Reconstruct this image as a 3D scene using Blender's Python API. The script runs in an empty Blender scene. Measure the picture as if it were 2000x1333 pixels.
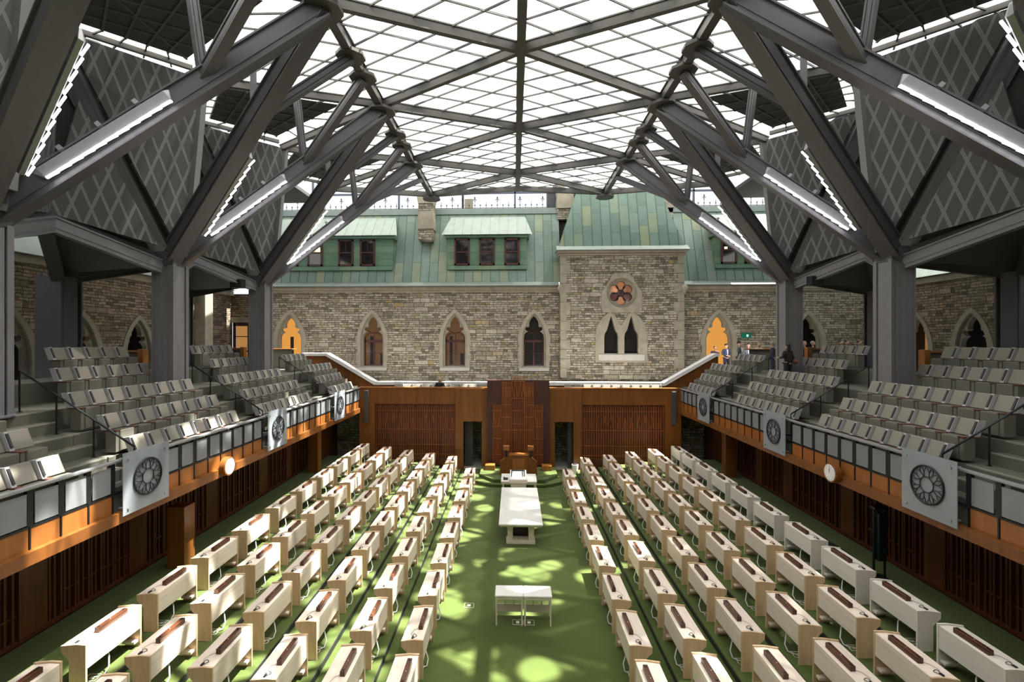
import bpy, math, random
from mathutils import Vector, Matrix
from mathutils.geometry import tessellate_polygon
random.seed(7)
R = math.radians
SC = bpy.context.scene
COL = SC.collection
ORD = ['first','second','third','fourth','fifth','sixth','seventh','eighth','ninth','tenth','eleventh','twelfth','thirteenth']

# ------------------------------------------------------------------ camera
CAM = (-.24, 0, 7.0); YAW = R(2.3); FPX = 930.; CX = 966.; CY = 666.5
cd = bpy.data.cameras.new('camera'); cam = bpy.data.objects.new('camera', cd); COL.objects.link(cam)
cam.location = CAM; cam.rotation_euler = (R(90), 0, YAW)
cd.sensor_width = 36; cd.lens = FPX/2000*36; cd.shift_x = (1000-CX)/2000; cd.clip_end = 300
SC.camera = cam
SC.view_settings.view_transform = 'Standard'; SC.view_settings.look = 'None'
SC.view_settings.gamma = 1; SC.view_settings.use_curve_mapping = False
SC.view_settings.exposure = 0.0

# ------------------------------------------------------------------ materials
def mat(name):
    m = bpy.data.materials.new(name); m.use_nodes = True
    nt = m.node_tree; nt.nodes.clear()
    out = nt.nodes.new('ShaderNodeOutputMaterial'); b = nt.nodes.new('ShaderNodeBsdfPrincipled')
    nt.links.new(b.outputs[0], out.inputs[0])
    return m, nt, b, out
def N(nt, t, **kw):
    n = nt.nodes.new(t)
    for k, v in kw.items():
        if k in n.inputs: n.inputs[k].default_value = v
        else: setattr(n, k, v)
    return n
def L(nt, a, b): nt.links.new(a, b)
def coords(nt, scale=(1,1,1), rot=(0,0,0), kind='Object'):
    t = nt.nodes.new('ShaderNodeTexCoord'); mp = nt.nodes.new('ShaderNodeMapping')
    mp.inputs['Scale'].default_value = scale; mp.inputs['Rotation'].default_value = rot
    L(nt, t.outputs[kind], mp.inputs['Vector']); return mp.outputs[0]
def ramp(nt, fac, stops, interp='LINEAR'):
    r = nt.nodes.new('ShaderNodeValToRGB'); r.color_ramp.interpolation = interp
    e = r.color_ramp.elements
    while len(e) < len(stops): e.new(.5)
    for i, (p, c) in enumerate(stops):
        e[i].position = p; e[i].color = (*c, 1)
    L(nt, fac, r.inputs[0]); return r.outputs[0]
def bump(nt, b, h, s=.3, d=.02):
    n = N(nt, 'ShaderNodeBump', Strength=s, Distance=d); L(nt, h, n.inputs['Height']); L(nt, n.outputs[0], b.inputs['Normal'])
def plain(name, c, rough=.5, metal=0., var=.12, nscale=6., **kw):
    m, nt, b, out = mat(name)
    n = N(nt, 'ShaderNodeTexNoise', Scale=nscale, Detail=3.); L(nt, coords(nt), n.inputs['Vector'])
    lo = tuple(x*(1-var) for x in c); hi = tuple(min(1, x*(1+var)) for x in c)
    L(nt, ramp(nt, n.outputs[0], [(.3, lo), (.7, hi)]), b.inputs['Base Color'])
    b.inputs['Roughness'].default_value = rough; b.inputs['Metallic'].default_value = metal
    for k, v in kw.items(): b.inputs[k].default_value = v
    return m
def wood(name, cs, scale, rough=.4, spec=.4, obj='Object', band=.5):
    m, nt, b, out = mat(name)
    v = coords(nt, scale, kind=obj)
    n1 = N(nt, 'ShaderNodeTexNoise', Scale=1., Detail=6., Roughness=.6, Distortion=.6); L(nt, v, n1.inputs['Vector'])
    c = ramp(nt, n1.outputs[0], [(.25, cs[0]), (.5, cs[1]), (.75, cs[2])])
    oi = nt.nodes.new('ShaderNodeObjectInfo')
    hs = N(nt, 'ShaderNodeHueSaturation'); mr = N(nt, 'ShaderNodeMapRange'); mr.inputs['To Min'].default_value = .93; mr.inputs['To Max'].default_value = 1.07
    L(nt, oi.outputs['Random'], mr.inputs[0]); L(nt, mr.outputs[0], hs.inputs['Value']); L(nt, c, hs.inputs['Color'])
    L(nt, hs.outputs[0], b.inputs['Base Color'])
    b.inputs['Roughness'].default_value = rough; b.inputs['Specular IOR Level'].default_value = spec
    bump(nt, b, n1.outputs[0], .08, .005)
    return m
M = {}
M['maple'] = wood('maple_top', [(.72,.60,.50),(.82,.71,.61),(.88,.80,.72)], (14,1.3,10), .42)
M['maple_end'] = wood('maple_end', [(.50,.34,.20),(.62,.45,.28),(.70,.54,.37)], (9,9,1.1), .45)
M['maple_front'] = wood('maple_front', [(.70,.57,.45),(.80,.70,.58),(.86,.78,.68)], (10,1.2,12), .45)
M['maple_white'] = wood('maple_pale', [(.66,.61,.54),(.74,.69,.62),(.78,.74,.67)], (14,1.3,10), .45)
M['walnut'] = wood('walnut', [(.035,.012,.006),(.075,.026,.011),(.125,.047,.02)], (16,1.5,16), .3)
M['cherry'] = wood('cherry', [(.12,.040,.009),(.175,.062,.013),(.22,.083,.018)], (5,5,.5), .38)
M['cherry_screen'] = wood('cherry_screen', [(.20,.055,.014),(.30,.09,.022),(.36,.12,.03)], (5,5,.5), .45)
M['cherry_under'] = wood('brown_panel', [(.07,.022,.008),(.10,.032,.011),(.13,.042,.015)], (5,5,.5), .45)  # cherry with the shade under the gallery put into its colour
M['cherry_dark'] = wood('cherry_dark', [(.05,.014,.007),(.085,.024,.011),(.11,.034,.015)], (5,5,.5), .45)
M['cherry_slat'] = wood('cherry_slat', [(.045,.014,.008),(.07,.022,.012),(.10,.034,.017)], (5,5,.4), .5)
M['maroon'] = wood('maroon_wood', [(.040,.014,.010),(.055,.020,.014),(.07,.026,.018)], (3,3,.4), .5)
M['cherry_oiled'] = wood('orange_wood', [(.21,.074,.017),(.27,.098,.022),(.32,.122,.030)], (5,5,.5), .35)
M['steel'] = plain('painted_steel', (.105,.102,.113), .42, .25, .06)
M['steel_col'] = plain('column_paint', (.19,.185,.20), .42, .2, .05)  # same steel, colour lightened where columns and beams catch more light
M['steel_outer'] = plain('outer_column_paint', (.075,.078,.092), .5, .1, .06)
M['steel_light'] = plain('lamp_metal', (.30,.31,.33), .35, .4, .05)
M['steel_dark'] = plain('soffit_metal', (.055,.055,.058), .6, 0, .1)
M['roof_beam'] = plain('roof_beam_paint', (.085,.082,.075), .5, .2, .06)
M['mullion'] = plain('mullion_paint', (.11,.11,.105), .5, .2, .05)
M['black'] = plain('black_metal', (.012,.014,.017), .35, .3, .2)
M['black_matte'] = plain('black_plastic', (.02,.02,.022), .5)
M['white'] = plain('white_paint', (.80,.79,.80), .4, 0, .03)
M['stone_white'] = plain('white_stone_top', (.80,.78,.76), .3, 0, .06, 2.)
M['cream'] = plain('cream_paint', (.62,.57,.46), .45, 0, .05)
M['fabric'] = plain('beige_fabric', (.215,.20,.168), .85, 0, .05, 300., **{'Sheen Weight': .3})
M['fabric_base'] = plain('grey_fabric', (.13,.126,.103), .8, 0, .06, 200.)
M['tier'] = plain('tier_carpet', (.105,.103,.082), .9, 0, .12, 60.)
M['tier_nose'] = plain('tier_nosing', (.24,.235,.20), .7, 0, .06, 60.)
M['armwood'] = plain('arm_wood', (.11,.035,.022), .35, 0, .2, 8.)
M['console'] = plain('console_plastic', (.40,.40,.42), .35, 0, .05)
M['copper_wall'] = None
M['sill'] = plain('sill_stone', (.42,.41,.37), .8, 0, .08, 3.)
M['frame'] = plain('window_frame_paint', (.055,.014,.014), .4, 0, .15)
M['gold'] = plain('gold_metal', (.75,.52,.12), .3, .9, .05)
M['conduit'] = plain('white_conduit', (.6,.62,.6), .4, 0, .05)
M['skin'] = plain('skin', (.52,.30,.22), .6, 0, .05)
M['iron'] = plain('iron_cresting', (.03,.032,.04), .6, .4, .1)
M['chair_green'] = plain('green_leather', (.10,.16,.05), .5)

def carpet():
    m, nt, b, out = mat('green_carpet')
    n = N(nt, 'ShaderNodeTexNoise', Scale=90., Detail=3.); L(nt, coords(nt), n.inputs['Vector'])
    n2 = N(nt, 'ShaderNodeTexNoise', Scale=.5, Detail=4.); L(nt, coords(nt), n2.inputs['Vector'])
    mx = N(nt, 'ShaderNodeMath', operation='ADD'); L(nt, n.outputs[0], mx.inputs[0]); L(nt, n2.outputs[0], mx.inputs[1])
    L(nt, ramp(nt, mx.outputs[0], [(.7, (.039,.061,.011)), (1.02, (.058,.086,.018)), (1.04, (.066,.095,.021))]), b.inputs['Base Color'])
    b.inputs['Roughness'].default_value = .95; b.inputs['Specular IOR Level'].default_value = .15
    b.inputs['Sheen Weight'].default_value = .15
    bump(nt, b, n.outputs[0], .3, .01); return m
M['carpet'] = carpet()

def stone(name, rot, tint=(1,1,1)):
    m, nt, b, out = mat(name)
    v = coords(nt, (1,1,1), rot)
    # wobble so that courses are not ruler straight
    nz = N(nt, 'ShaderNodeTexNoise', Scale=1.7, Detail=3.); L(nt, v, nz.inputs['Vector'])
    sub = N(nt, 'ShaderNodeVectorMath', operation='SUBTRACT'); L(nt, nz.outputs['Color'], sub.inputs[0]); sub.inputs[1].default_value = (.5,.5,.5)
    sc = N(nt, 'ShaderNodeVectorMath', operation='SCALE'); L(nt, sub.outputs[0], sc.inputs[0]); sc.inputs['Scale'].default_value = .085
    ad = N(nt, 'ShaderNodeVectorMath', operation='ADD'); L(nt, v, ad.inputs[0]); L(nt, sc.outputs[0], ad.inputs[1])
    def brick(w, h, off, sq, mortar):
        br = N(nt, 'ShaderNodeTexBrick', offset=off, squash=sq, offset_frequency=2, squash_frequency=3)
        br.inputs['Color1'].default_value = (0,0,0,1); br.inputs['Color2'].default_value = (1,1,1,1); br.inputs['Mortar'].default_value = (.5,.5,.5,1)
        br.inputs['Scale'].default_value = 1.; br.inputs['Mortar Size'].default_value = mortar; br.inputs['Mortar Smooth'].default_value = .35
        br.inputs['Brick Width'].default_value = w; br.inputs['Row Height'].default_value = h; br.inputs['Bias'].default_value = 0
        L(nt, ad.outputs[0], br.inputs['Vector']); return br
    a = brick(.46, .15, .42, .58, .013); c = brick(.70, .30, .37, 1.35, .015)
    vo = N(nt, 'ShaderNodeTexWhiteNoise', noise_dimensions='2D')
    # choose big or small stones by a coarse cell pattern aligned to the courses
    sn = N(nt, 'ShaderNodeVectorMath', operation='SNAP'); L(nt, ad.outputs[0], sn.inputs[0]); sn.inputs[1].default_value = (1.40,.30,10)
    L(nt, sn.outputs[0], vo.inputs['Vector'])
    gt = N(nt, 'ShaderNodeMath', operation='GREATER_THAN'); L(nt, vo.outputs[0], gt.inputs[0]); gt.inputs[1].default_value = .80
    mc = N(nt, 'ShaderNodeMix', data_type='RGBA'); L(nt, gt.outputs[0], mc.inputs[0]); L(nt, a.outputs['Color'], mc.inputs[6]); L(nt, c.outputs['Color'], mc.inputs[7])
    mf = N(nt, 'ShaderNodeMix', data_type='FLOAT'); L(nt, gt.outputs[0], mf.inputs[0]); L(nt, a.outputs['Fac'], mf.inputs[2]); L(nt, c.outputs['Fac'], mf.inputs[3])
    T = lambda c3: tuple(x*t for x, t in zip(c3, tint))
    col = ramp(nt, mc.outputs[2], [(0, T((.155,.145,.115))), (.18, T((.27,.24,.19))), (.45, T((.34,.31,.25))), (.72, T((.40,.375,.315))), (.95, T((.47,.44,.37))), (.992, T((.36,.27,.14)))])
    n2 = N(nt, 'ShaderNodeTexNoise', Scale=6., Detail=6., Roughness=.65); L(nt, v, n2.inputs['Vector'])
    n3 = N(nt, 'ShaderNodeTexNoise', Scale=.35, Detail=3.); L(nt, v, n3.inputs['Vector'])
    mu = N(nt, 'ShaderNodeMix', data_type='RGBA', blend_type='MULTIPLY'); mu.inputs[0].default_value = .75
    L(nt, col, mu.inputs[6]); L(nt, ramp(nt, n2.outputs[0], [(.32,(.50,.50,.50)),(.62,(1.15,1.12,1.08))]), mu.inputs[7])
    mu2 = N(nt, 'ShaderNodeMix', data_type='RGBA', blend_type='MULTIPLY'); mu2.inputs[0].default_value = .6
    L(nt, mu.outputs[2], mu2.inputs[6]); L(nt, ramp(nt, n3.outputs[0], [(.3,(.85,.85,.83)),(.7,(1.05,1.05,1.0))]), mu2.inputs[7])
    mo = N(nt, 'ShaderNodeMix', data_type='RGBA'); L(nt, mf.outputs[0], mo.inputs[0]); L(nt, mu2.outputs[2], mo.inputs[6]); mo.inputs[7].default_value = (.045,.04,.032,1)
    L(nt, mo.outputs[2], b.inputs['Base Color']); b.inputs['Roughness'].default_value = .9; b.inputs['Specular IOR Level'].default_value = .2
    # height
    inv = N(nt, 'ShaderNodeMath', operation='SUBTRACT'); inv.inputs[0].default_value = 1.; L(nt, mf.outputs[0], inv.inputs[1])
    h = N(nt, 'ShaderNodeMath', operation='MULTIPLY_ADD'); L(nt, n2.outputs[0], h.inputs[0]); h.inputs[1].default_value = .9; L(nt, inv.outputs[0], h.inputs[2])
    h2 = N(nt, 'ShaderNodeMath', operation='MULTIPLY_ADD'); L(nt, mc.outputs[2], h2.inputs[0]); h2.inputs[1].default_value = .7; L(nt, h.outputs[0], h2.inputs[2])
    bump(nt, b, h2.outputs[0], 1.0, .09); return m
M['stone'] = stone('rubble_stone', (R(-90),0,0))
M['stone_side'] = stone('rubble_stone_side', (R(-90),0,0), (.84,.76,.72))
M['stone_dark'] = stone('old_cellar_stone', (R(-90),0,0), (.95,1.05,1.0))
def ashlar(name, c):
    m, nt, b, out = mat(name); v = coords(nt)
    n = N(nt, 'ShaderNodeTexNoise', Scale=2.2, Detail=6.); L(nt, v, n.inputs['Vector'])
    L(nt, ramp(nt, n.outputs[0], [(.3, tuple(x*.8 for x in c)), (.7, tuple(x*1.12 for x in c))]), b.inputs['Base Color'])
    b.inputs['Roughness'].default_value = .85
    bump(nt, b, n.outputs[0], .2, .02); return m
M['ashlar'] = ashlar('dressed_stone', (.29,.265,.205))
M['cornice'] = ashlar('cornice_stone', (.30,.26,.20))

def copper(name, rot, cs, w=.60, l=2.3, off=.37):
    m, nt, b, out = mat(name); v = coords(nt, (1,1,1), rot)
    br = N(nt, 'ShaderNodeTexBrick', offset=off, squash=1., offset_frequency=2)
    br.inputs['Color1'].default_value = (0,0,0,1); br.inputs['Color2'].default_value = (1,1,1,1); br.inputs['Mortar'].default_value = (0,0,0,1)
    br.inputs['Scale'].default_value = 1.; br.inputs['Mortar Size'].default_value = .012; br.inputs['Brick Width'].default_value = l; br.inputs['Row Height'].default_value = w
    L(nt, v, br.inputs['Vector'])
    col = ramp(nt, br.outputs['Color'], [(0, cs[0]), (.35, cs[1]), (.7, cs[2]), (.95, cs[3])])
    n = N(nt, 'ShaderNodeTexNoise', Scale=1.6, Detail=5.); L(nt, v, n.inputs['Vector'])
    mu = N(nt, 'ShaderNodeMix', data_type='RGBA', blend_type='MULTIPLY'); mu.inputs[0].default_value = .8
    L(nt, col, mu.inputs[6]); L(nt, ramp(nt, n.outputs[0], [(.3,(.82,.84,.84)),(.7,(1.08,1.05,1.05))]), mu.inputs[7])
    mo = N(nt, 'ShaderNodeMix', data_type='RGBA'); L(nt, br.outputs['Fac'], mo.inputs[0]); L(nt, mu.outputs[2], mo.inputs[6]); mo.inputs[7].default_value = (.05,.09,.07,1)
    L(nt, mo.outputs[2], b.inputs['Base Color']); b.inputs['Roughness'].default_value = .55; b.inputs['Metallic'].default_value = .1
    return m
GR = [(.125,.19,.155),(.15,.22,.185),(.175,.24,.21),(.22,.26,.16)]
M['copper'] = copper('patinated_copper', (0,R(90),R(0)), GR)           # set up for vertical sheets: see roof objects
M['copper_flat'] = plain('copper_trim', (.19,.235,.215), .5, .1, .08, 2.)
M['copper_wall'] = copper('copper_cladding', (R(-90),0,0), [(.085,.17,.11),(.10,.19,.13),(.12,.21,.145),(.15,.22,.13)], .45, 1.9, .4)
M['copper_dormer'] = plain('copper_dormer_roof', (.27,.32,.29), .5, .1, .08, 2.)

def glass_roof(clear=True):
    m, nt, b, out = mat('frosted_roof_glass'); nt.nodes.remove(b)
    tl = N(nt, 'ShaderNodeBsdfTranslucent'); tl.inputs[0].default_value = (.32,.325,.325,1)
    tr = N(nt, 'ShaderNodeBsdfTransparent'); tr.inputs[0].default_value = (1,1,1,1)
    v = coords(nt, (.62,.62,.62))
    n = N(nt, 'ShaderNodeTexNoise', Scale=.55, Detail=1.5, Roughness=.45); L(nt, v, n.inputs['Vector'])
    w = N(nt, 'ShaderNodeTexVoronoi', feature='F1', Scale=1.55); L(nt, v, w.inputs['Vector'])
    f1 = ramp(nt, n.outputs[0], [(.385,(0,0,0)),(.445,(1,1,1))]); f2 = ramp(nt, w.outputs[0], [(.40,(1,1,1)),(.50,(0,0,0))])  # clear spots made up in the frosting so sun patches fall inside
    mu = N(nt, 'ShaderNodeMath', operation='MULTIPLY'); L(nt, f1, mu.inputs[0]); L(nt, f2, mu.inputs[1])
    mr = N(nt, 'ShaderNodeMapRange'); mr.inputs['To Min'].default_value = .05; mr.inputs['To Max'].default_value = .95 if clear else .06; L(nt, mu.outputs[0], mr.inputs[0])
    mx = N(nt, 'ShaderNodeMixShader'); L(nt, mr.outputs[0], mx.inputs[0]); L(nt, tl.outputs[0], mx.inputs[1]); L(nt, tr.outputs[0], mx.inputs[2])
    L(nt, mx.outputs[0], out.inputs[0]); return m
M['roof_glass'] = glass_roof(); M['roof_glass_plain'] = glass_roof(False)
def frosted(name, tint, k=.55):
    m, nt, b, out = mat(name)
    b.inputs['Base Color'].default_value = (*tint, 1); b.inputs['Roughness'].default_value = .18
    tr = N(nt, 'ShaderNodeBsdfTransparent'); tr.inputs[0].default_value = (*[min(1, x*1.6) for x in tint], 1) if k < .7 else (.9,.88,.85,1)
    mx = N(nt, 'ShaderNodeMixShader'); mx.inputs[0].default_value = k
    L(nt, b.outputs[0], mx.inputs[1]); L(nt, tr.outputs[0], mx.inputs[2]); L(nt, mx.outputs[0], out.inputs[0]); return m
M['rail_glass'] = frosted('balustrade_glass', (.30,.32,.34), .35)
M['plate_glass'] = frosted('etched_plate_glass', (.42,.46,.50), .45)
M['window_glass'] = frosted('window_glass', (.05,.05,.05), .72)
M['dark_glass'] = plain('dark_window_glass', (.015,.014,.014), .06, 0, .1, 3.)
def emit(name, c, s):
    m, nt, b, out = mat(name); nt.nodes.remove(b)
    e = N(nt, 'ShaderNodeEmission', Strength=s); e.inputs[0].default_value = (*c, 1); L(nt, e.outputs[0], out.inputs[0]); return m
M['led'] = emit('led_tube', (1,.97,.98), 14.)
M['lit_amber'] = emit('lit_hall_beyond', (1,.44,.09), .75)
M['lit_dim'] = emit('dim_lit_room', (.60,.30,.13), .42)
M['lit_spark'] = emit('window_lamp', (1,.72,.4), 2.5)
M['exit_green'] = emit('exit_sign_green', (.02,.20,.12), .6)
M['interior'] = plain('dark_interior', (.03,.024,.02), .8)
M['rose_glass'] = plain('rose_amber_glass', (.75,.34,.18), .12, .3, .35, 1.3)  # warm copper reflections painted into the pane colour
M['rose_glass_dark'] = plain('rose_brown_glass', (.16,.07,.06), .1, .2, .2, 1.3)

def acoustic():
    m, nt, b, out = mat('acoustic_panel'); t = nt.nodes.new('ShaderNodeTexCoord'); sx = nt.nodes.new('ShaderNodeSeparateXYZ'); L(nt, t.outputs['Object'], sx.inputs[0])
    def mth(op, a, c):
        n = N(nt, 'ShaderNodeMath', operation=op)
        for i, q in enumerate((a, c)):
            if q is None: continue
            if isinstance(q, (int, float)): n.inputs[i].default_value = q
            else: L(nt, q, n.inputs[i])
        return n.outputs[0]
    u = mth('MULTIPLY', sx.outputs[0], 1/.44); w = mth('MULTIPLY', sx.outputs[2], 1/.70); w2 = mth('MULTIPLY', sx.outputs[2], 1/3.2)
    def line(q):
        f = mth('FRACT', q, None); f = mth('SUBTRACT', f, .5); f = mth('ABSOLUTE', f, None); a = mth('GREATER_THAN', f, .412); c = mth('GREATER_THAN', f, .49)
        return mth('SUBTRACT', a, mth('MULTIPLY', c, .55))
    l = mth('MAXIMUM', line(mth('ADD', u, w2)), line(mth('SUBTRACT', u, w)))
    L(nt, ramp(nt, l, [(0,(.075,.073,.075)),(1,(.19,.19,.195))]), b.inputs['Base Color']); b.inputs['Roughness'].default_value = .6
    bump(nt, b, l, .4, .02); return m
M['acoustic'] = acoustic()
M['acoustic_edge'] = plain('acoustic_edge', (.17,.17,.17), .6, 0, .04)
M['ceiling_dark'] = plain('dark_ceiling_panel', (.060,.060,.058), .8, 0, .08)
M['ceiling_rib'] = plain('ceiling_rib', (.10,.10,.095), .7, 0, .05)

# ------------------------------------------------------------------ mesh builder
class MB:
    def __init__(s): s.v = []; s.f = []; s.m = []; s.mi = 0
    def add(s, vs, fs):
        n = len(s.v); s.v += [tuple(p) for p in vs]; s.f += [tuple(i+n for i in f) for f in fs]; s.m += [s.mi]*len(fs); return s
    def box(s, x0, x1, y0, y1, z0, z1):
        if x0 > x1: x0, x1 = x1, x0
        if y0 > y1: y0, y1 = y1, y0
        if z0 > z1: z0, z1 = z1, z0
        vs = [(x0,y0,z0),(x1,y0,z0),(x1,y1,z0),(x0,y1,z0),(x0,y0,z1),(x1,y0,z1),(x1,y1,z1),(x0,y1,z1)]
        return s.add(vs, [(0,3,2,1),(4,5,6,7),(0,1,5,4),(1,2,6,5),(2,3,7,6),(3,0,4,7)])
    def prism(s, pts, fn, a, b, cap=True):
        """pts 2-D loop; fn(u,w,t) -> xyz; from t=a to t=b"""
        n = len(pts); vs = [fn(u, w, a) for u, w in pts]+[fn(u, w, b) for u, w in pts]
        fs = [(i, (i+1) % n, n+(i+1) % n, n+i) for i in range(n)]
        if cap:
            tr = tessellate_polygon([[Vector((u, w, 0)) for u, w in pts]])
            fs += [tuple(t) for t in tr]+[tuple(n+i for i in reversed(t)) for t in tr]
        return s.add(vs, fs)
    def beam(s, p0, p1, w, h, up=(0,0,1), sec=None):
        p0 = Vector(p0); p1 = Vector(p1); d = (p1-p0).normalized(); up = Vector(up)
        sd = d.cross(up)
        if sd.length < 1e-4: sd = d.cross(Vector((0,1,0)))
        sd.normalize(); u = sd.cross(d).normalized()
        sec = sec or [(-w/2,-h/2),(w/2,-h/2),(w/2,h/2),(-w/2,h/2)]
        n = len(sec); vs = [p0+sd*a+u*b for a, b in sec]+[p1+sd*a+u*b for a, b in sec]
        fs = [(i, (i+1) % n, n+(i+1) % n, n+i) for i in range(n)]+[tuple(reversed(range(n))), tuple(range(n, 2*n))]
        return s.add(vs, fs)
    def tube(s, pts, r, n=8, closed=False):
        pts = [Vector(p) for p in pts]; rings = []; m = len(pts); prev = None; vs = []
        for i, p in enumerate(pts):
            if closed: d = pts[(i+1) % m]-pts[i-1]
            else: d = pts[min(i+1, m-1)]-pts[max(i-1, 0)]
            d.normalize()
            a = prev if prev is not None else (Vector((0,0,1)) if abs(d.z) < .9 else Vector((1,0,0)))
            a = (a-d*a.dot(d)).normalized(); prev = a; b = d.cross(a)
            rr = r[i] if isinstance(r, (list, tuple)) else r
            vs += [p+a*rr*math.cos(2*math.pi*k/n)+b*rr*math.sin(2*math.pi*k/n) for k in range(n)]
        fs = []
        for i in range(m if closed else m-1):
            j = (i+1) % m
            fs += [(i*n+k, i*n+(k+1) % n, j*n+(k+1) % n, j*n+k) for k in range(n)]
        if not closed: fs += [tuple(reversed(range(n))), tuple((m-1)*n+k for k in range(n))]
        return s.add(vs, fs)
    def cyl(s, c, r, h, axis='z', n=20):
        c = Vector(c); d = {'x': Vector((1,0,0)), 'y': Vector((0,1,0)), 'z': Vector((0,0,1))}[axis]
        return s.tube([c, c+d*h], r, n)
    def ell(s, c, r, n=12, m=8):
        vs = []; fs = []
        for i in range(m+1):
            t = math.pi*i/m
            for k in range(n):
                p = 2*math.pi*k/n; vs.append((c[0]+r[0]*math.sin(t)*math.cos(p), c[1]+r[1]*math.sin(t)*math.sin(p), c[2]+r[2]*math.cos(t)))
        for i in range(m):
            for k in range(n): fs.append((i*n+k, (i+1)*n+k, (i+1)*n+(k+1) % n, i*n+(k+1) % n))
        return s.add(vs, fs)
    def build(s, name, mats, parent=None, bev=0, smooth=False, loc=None, rot=None, mtx=None):
        me = bpy.data.meshes.new(name); me.from_pydata(s.v, [], s.f)
        mats = mats if isinstance(mats, (list, tuple)) else [mats]
        for q in mats: me.materials.append(q)
        if len(mats) > 1:
            for p, i in zip(me.polygons, s.m): p.material_index = i
        me.validate(); me.update()
        o = bpy.data.objects.new(name, me); COL.objects.link(o)
        if parent: o.parent = parent
        if loc: o.location = loc
        if rot: o.rotation_euler = rot
        if mtx: o.matrix_world = mtx
        if smooth:
            for p in me.polygons: p.use_smooth = True
        if bev:
            md = o.modifiers.new('bevel', 'BEVEL'); md.width = bev; md.segments = 2; md.limit_method = 'ANGLE'; md.angle_limit = R(40)
        return o
def empty(name, loc=(0,0,0), rz=0, parent=None):
    o = bpy.data.objects.new(name, None); COL.objects.link(o); o.location = loc; o.rotation_euler = (0,0,rz); o.empty_display_size = .1
    if parent: o.parent = parent
    return o
def tag(o, label, cat, group=None):
    o['label'] = label; o['category'] = cat
    if group: o['group'] = group
    return o
def struct(o): o['kind'] = 'structure'; return o
def copy_tree(o, parent=None):
    c = o.copy(); COL.objects.link(c); c.parent = parent
    for ch in o.children: copy_tree(ch, c)
    return c
XZ = lambda y0: (lambda u, w, t: (u, t, w))

# ================================================================== FLOOR and platforms
m = MB(); m.box(-21.5, 24, -6, 34, -.3, 0); struct(m.build('floor', M['carpet']))
ROWX = [2.11, 3.20, 4.37, 5.52, 6.68, 7.88]
for s, side in ((-1, 'left'), (1, 'right')):
    for r in range(1, 6):
        x0 = ROWX[r]-.13; x1 = 10.35 if r == 5 else ROWX[r+1]-.13
        m = MB(); m.box(s*(x0 if r == 1 else x0), s*x1, -1, 25.45+.02*r, 0, .15*r-.0001)
        struct(m.build('floor', M['carpet']))
        m = MB(); m.box(s*(x0-.012), s*(x0-.0005), -1, 25.4, .15*r-.15, .15*r-.02)      # dark recessed riser strip
        struct(m.build('trim_1', M['black_matte']))
# mats by the right screen wall
m = MB(); m.box(8.75, 9.6, 14.2, 15.8, .75, .765); tag(m.build('floor_mat', M['black_matte'], bev=.004), 'dark grey rubber mat lying on the carpet behind the outer right desks', 'mat')

# ================================================================== DESKS
def make_desk(s, pale, name='desk'):
    """s=+1: aisle toward +x (left block). local u grows away from the aisle. y: 0 near .. 1.27 far"""
    top = M['maple_white'] if pale else M['maple']; end = M['maple_white'] if pale else M['maple_end']; fr = M['maple_white'] if pale else M['maple_front']
    root = empty(name)
    X = lambda u: -s*u
    prof = [(0,0),(.31,0),(.31,.52),(.36,.575),(.455,.665),(.46,.785),(.18,.815),(.0,.81)]
    fn = lambda u, w, t: (X(u), t, w)
    MB().prism(prof, fn, 0, .034).build('end_panel', end, root, .003)
    prof2 = [(-.01,0),(.31,0),(.31,.52),(.36,.575),(.455,.665),(.465,.805),(.18,.838),(-.01,.835)]
    MB().prism(prof2, fn, 1.236, 1.27).build('end_panel', end, root, .003)
    MB().box(X(.0), X(.024), .034, 1.236, .37, .808).build('front_panel', fr, root, .002)
    MB().prism([(.024,.775),(.18,.785),(.455,.752),(.455,.780),(.18,.811),(.024,.808)], fn, .034, 1.236).build('desktop', top, root, .002)
    MB().prism([(.30,.60),(.44,.66),(.44,.75),(.30,.765)], fn, .034, 1.236).build('drawer_shelf', fr, root)
    MB().box(X(.03), X(.29), 1.13, 1.236, .10, .15).build('foot_rail', fr, root, .003)
    q = MB().prism([(.075,.808),(.165,.811),(.165,.900),(.155,.905),(.085,.905),(.075,.900)], fn, .36, 1.02).build('microphone_box', M['walnut'], root, .004)
    k = MB(); k.cyl((X(.12), .41, .902), .020, .014, n=12); k.cyl((X(.12), .97, .902), .020, .014, n=12); k.build('microphone_dot', M['black_matte'], q)
    k = MB(); k.cyl((X(.12), .66, .905), .008, .004, n=8); k.build('indicator_light', M['white'], q)
    e = MB(); pts = [(X(.20+.04*math.cos(t)), .13+.055*math.sin(t)+.0*t, .822+.012*math.sin(t*2)) for t in [i*2*math.pi/14 for i in range(13)]]
    e.tube(pts, .006, 6); e.box(X(.215), X(.255), .05, .12, .806, .826)
    e.tube([(X(.24), .12, .815), (X(.30), .22, .808), (X(.26), .34, .814), (X(.19), .38, .82), (X(.165), .40, .85)], .003, 5)
    e.build('earpiece', M['black_matte'], root)
    c = MB(); c.tube([(X(.16), .62, .77), (X(.14), .60, .45), (X(.05), .55, .26), (X(-.02), .47, .12), (X(-.01), .38, .03), (X(.08), .33, .012), (X(.16), .32, .012)], .013, 7)
    c.build('conduit', M['conduit'], root, smooth=True)
    g = MB()
    for a, b, c2, d in ((.05,.30,.22,.235),(.05,.30,.405,.42),(.05,.065,.22,.42),(.285,.30,.22,.42)): g.box(X(a), X(b), c2, d, .001, .008)
    g.box(X(.12), X(.2), .28, .35, .001, .012); g.build('floor_box', M['gold'] if False else M['cream'], root)
    return root
protos = {}
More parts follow.
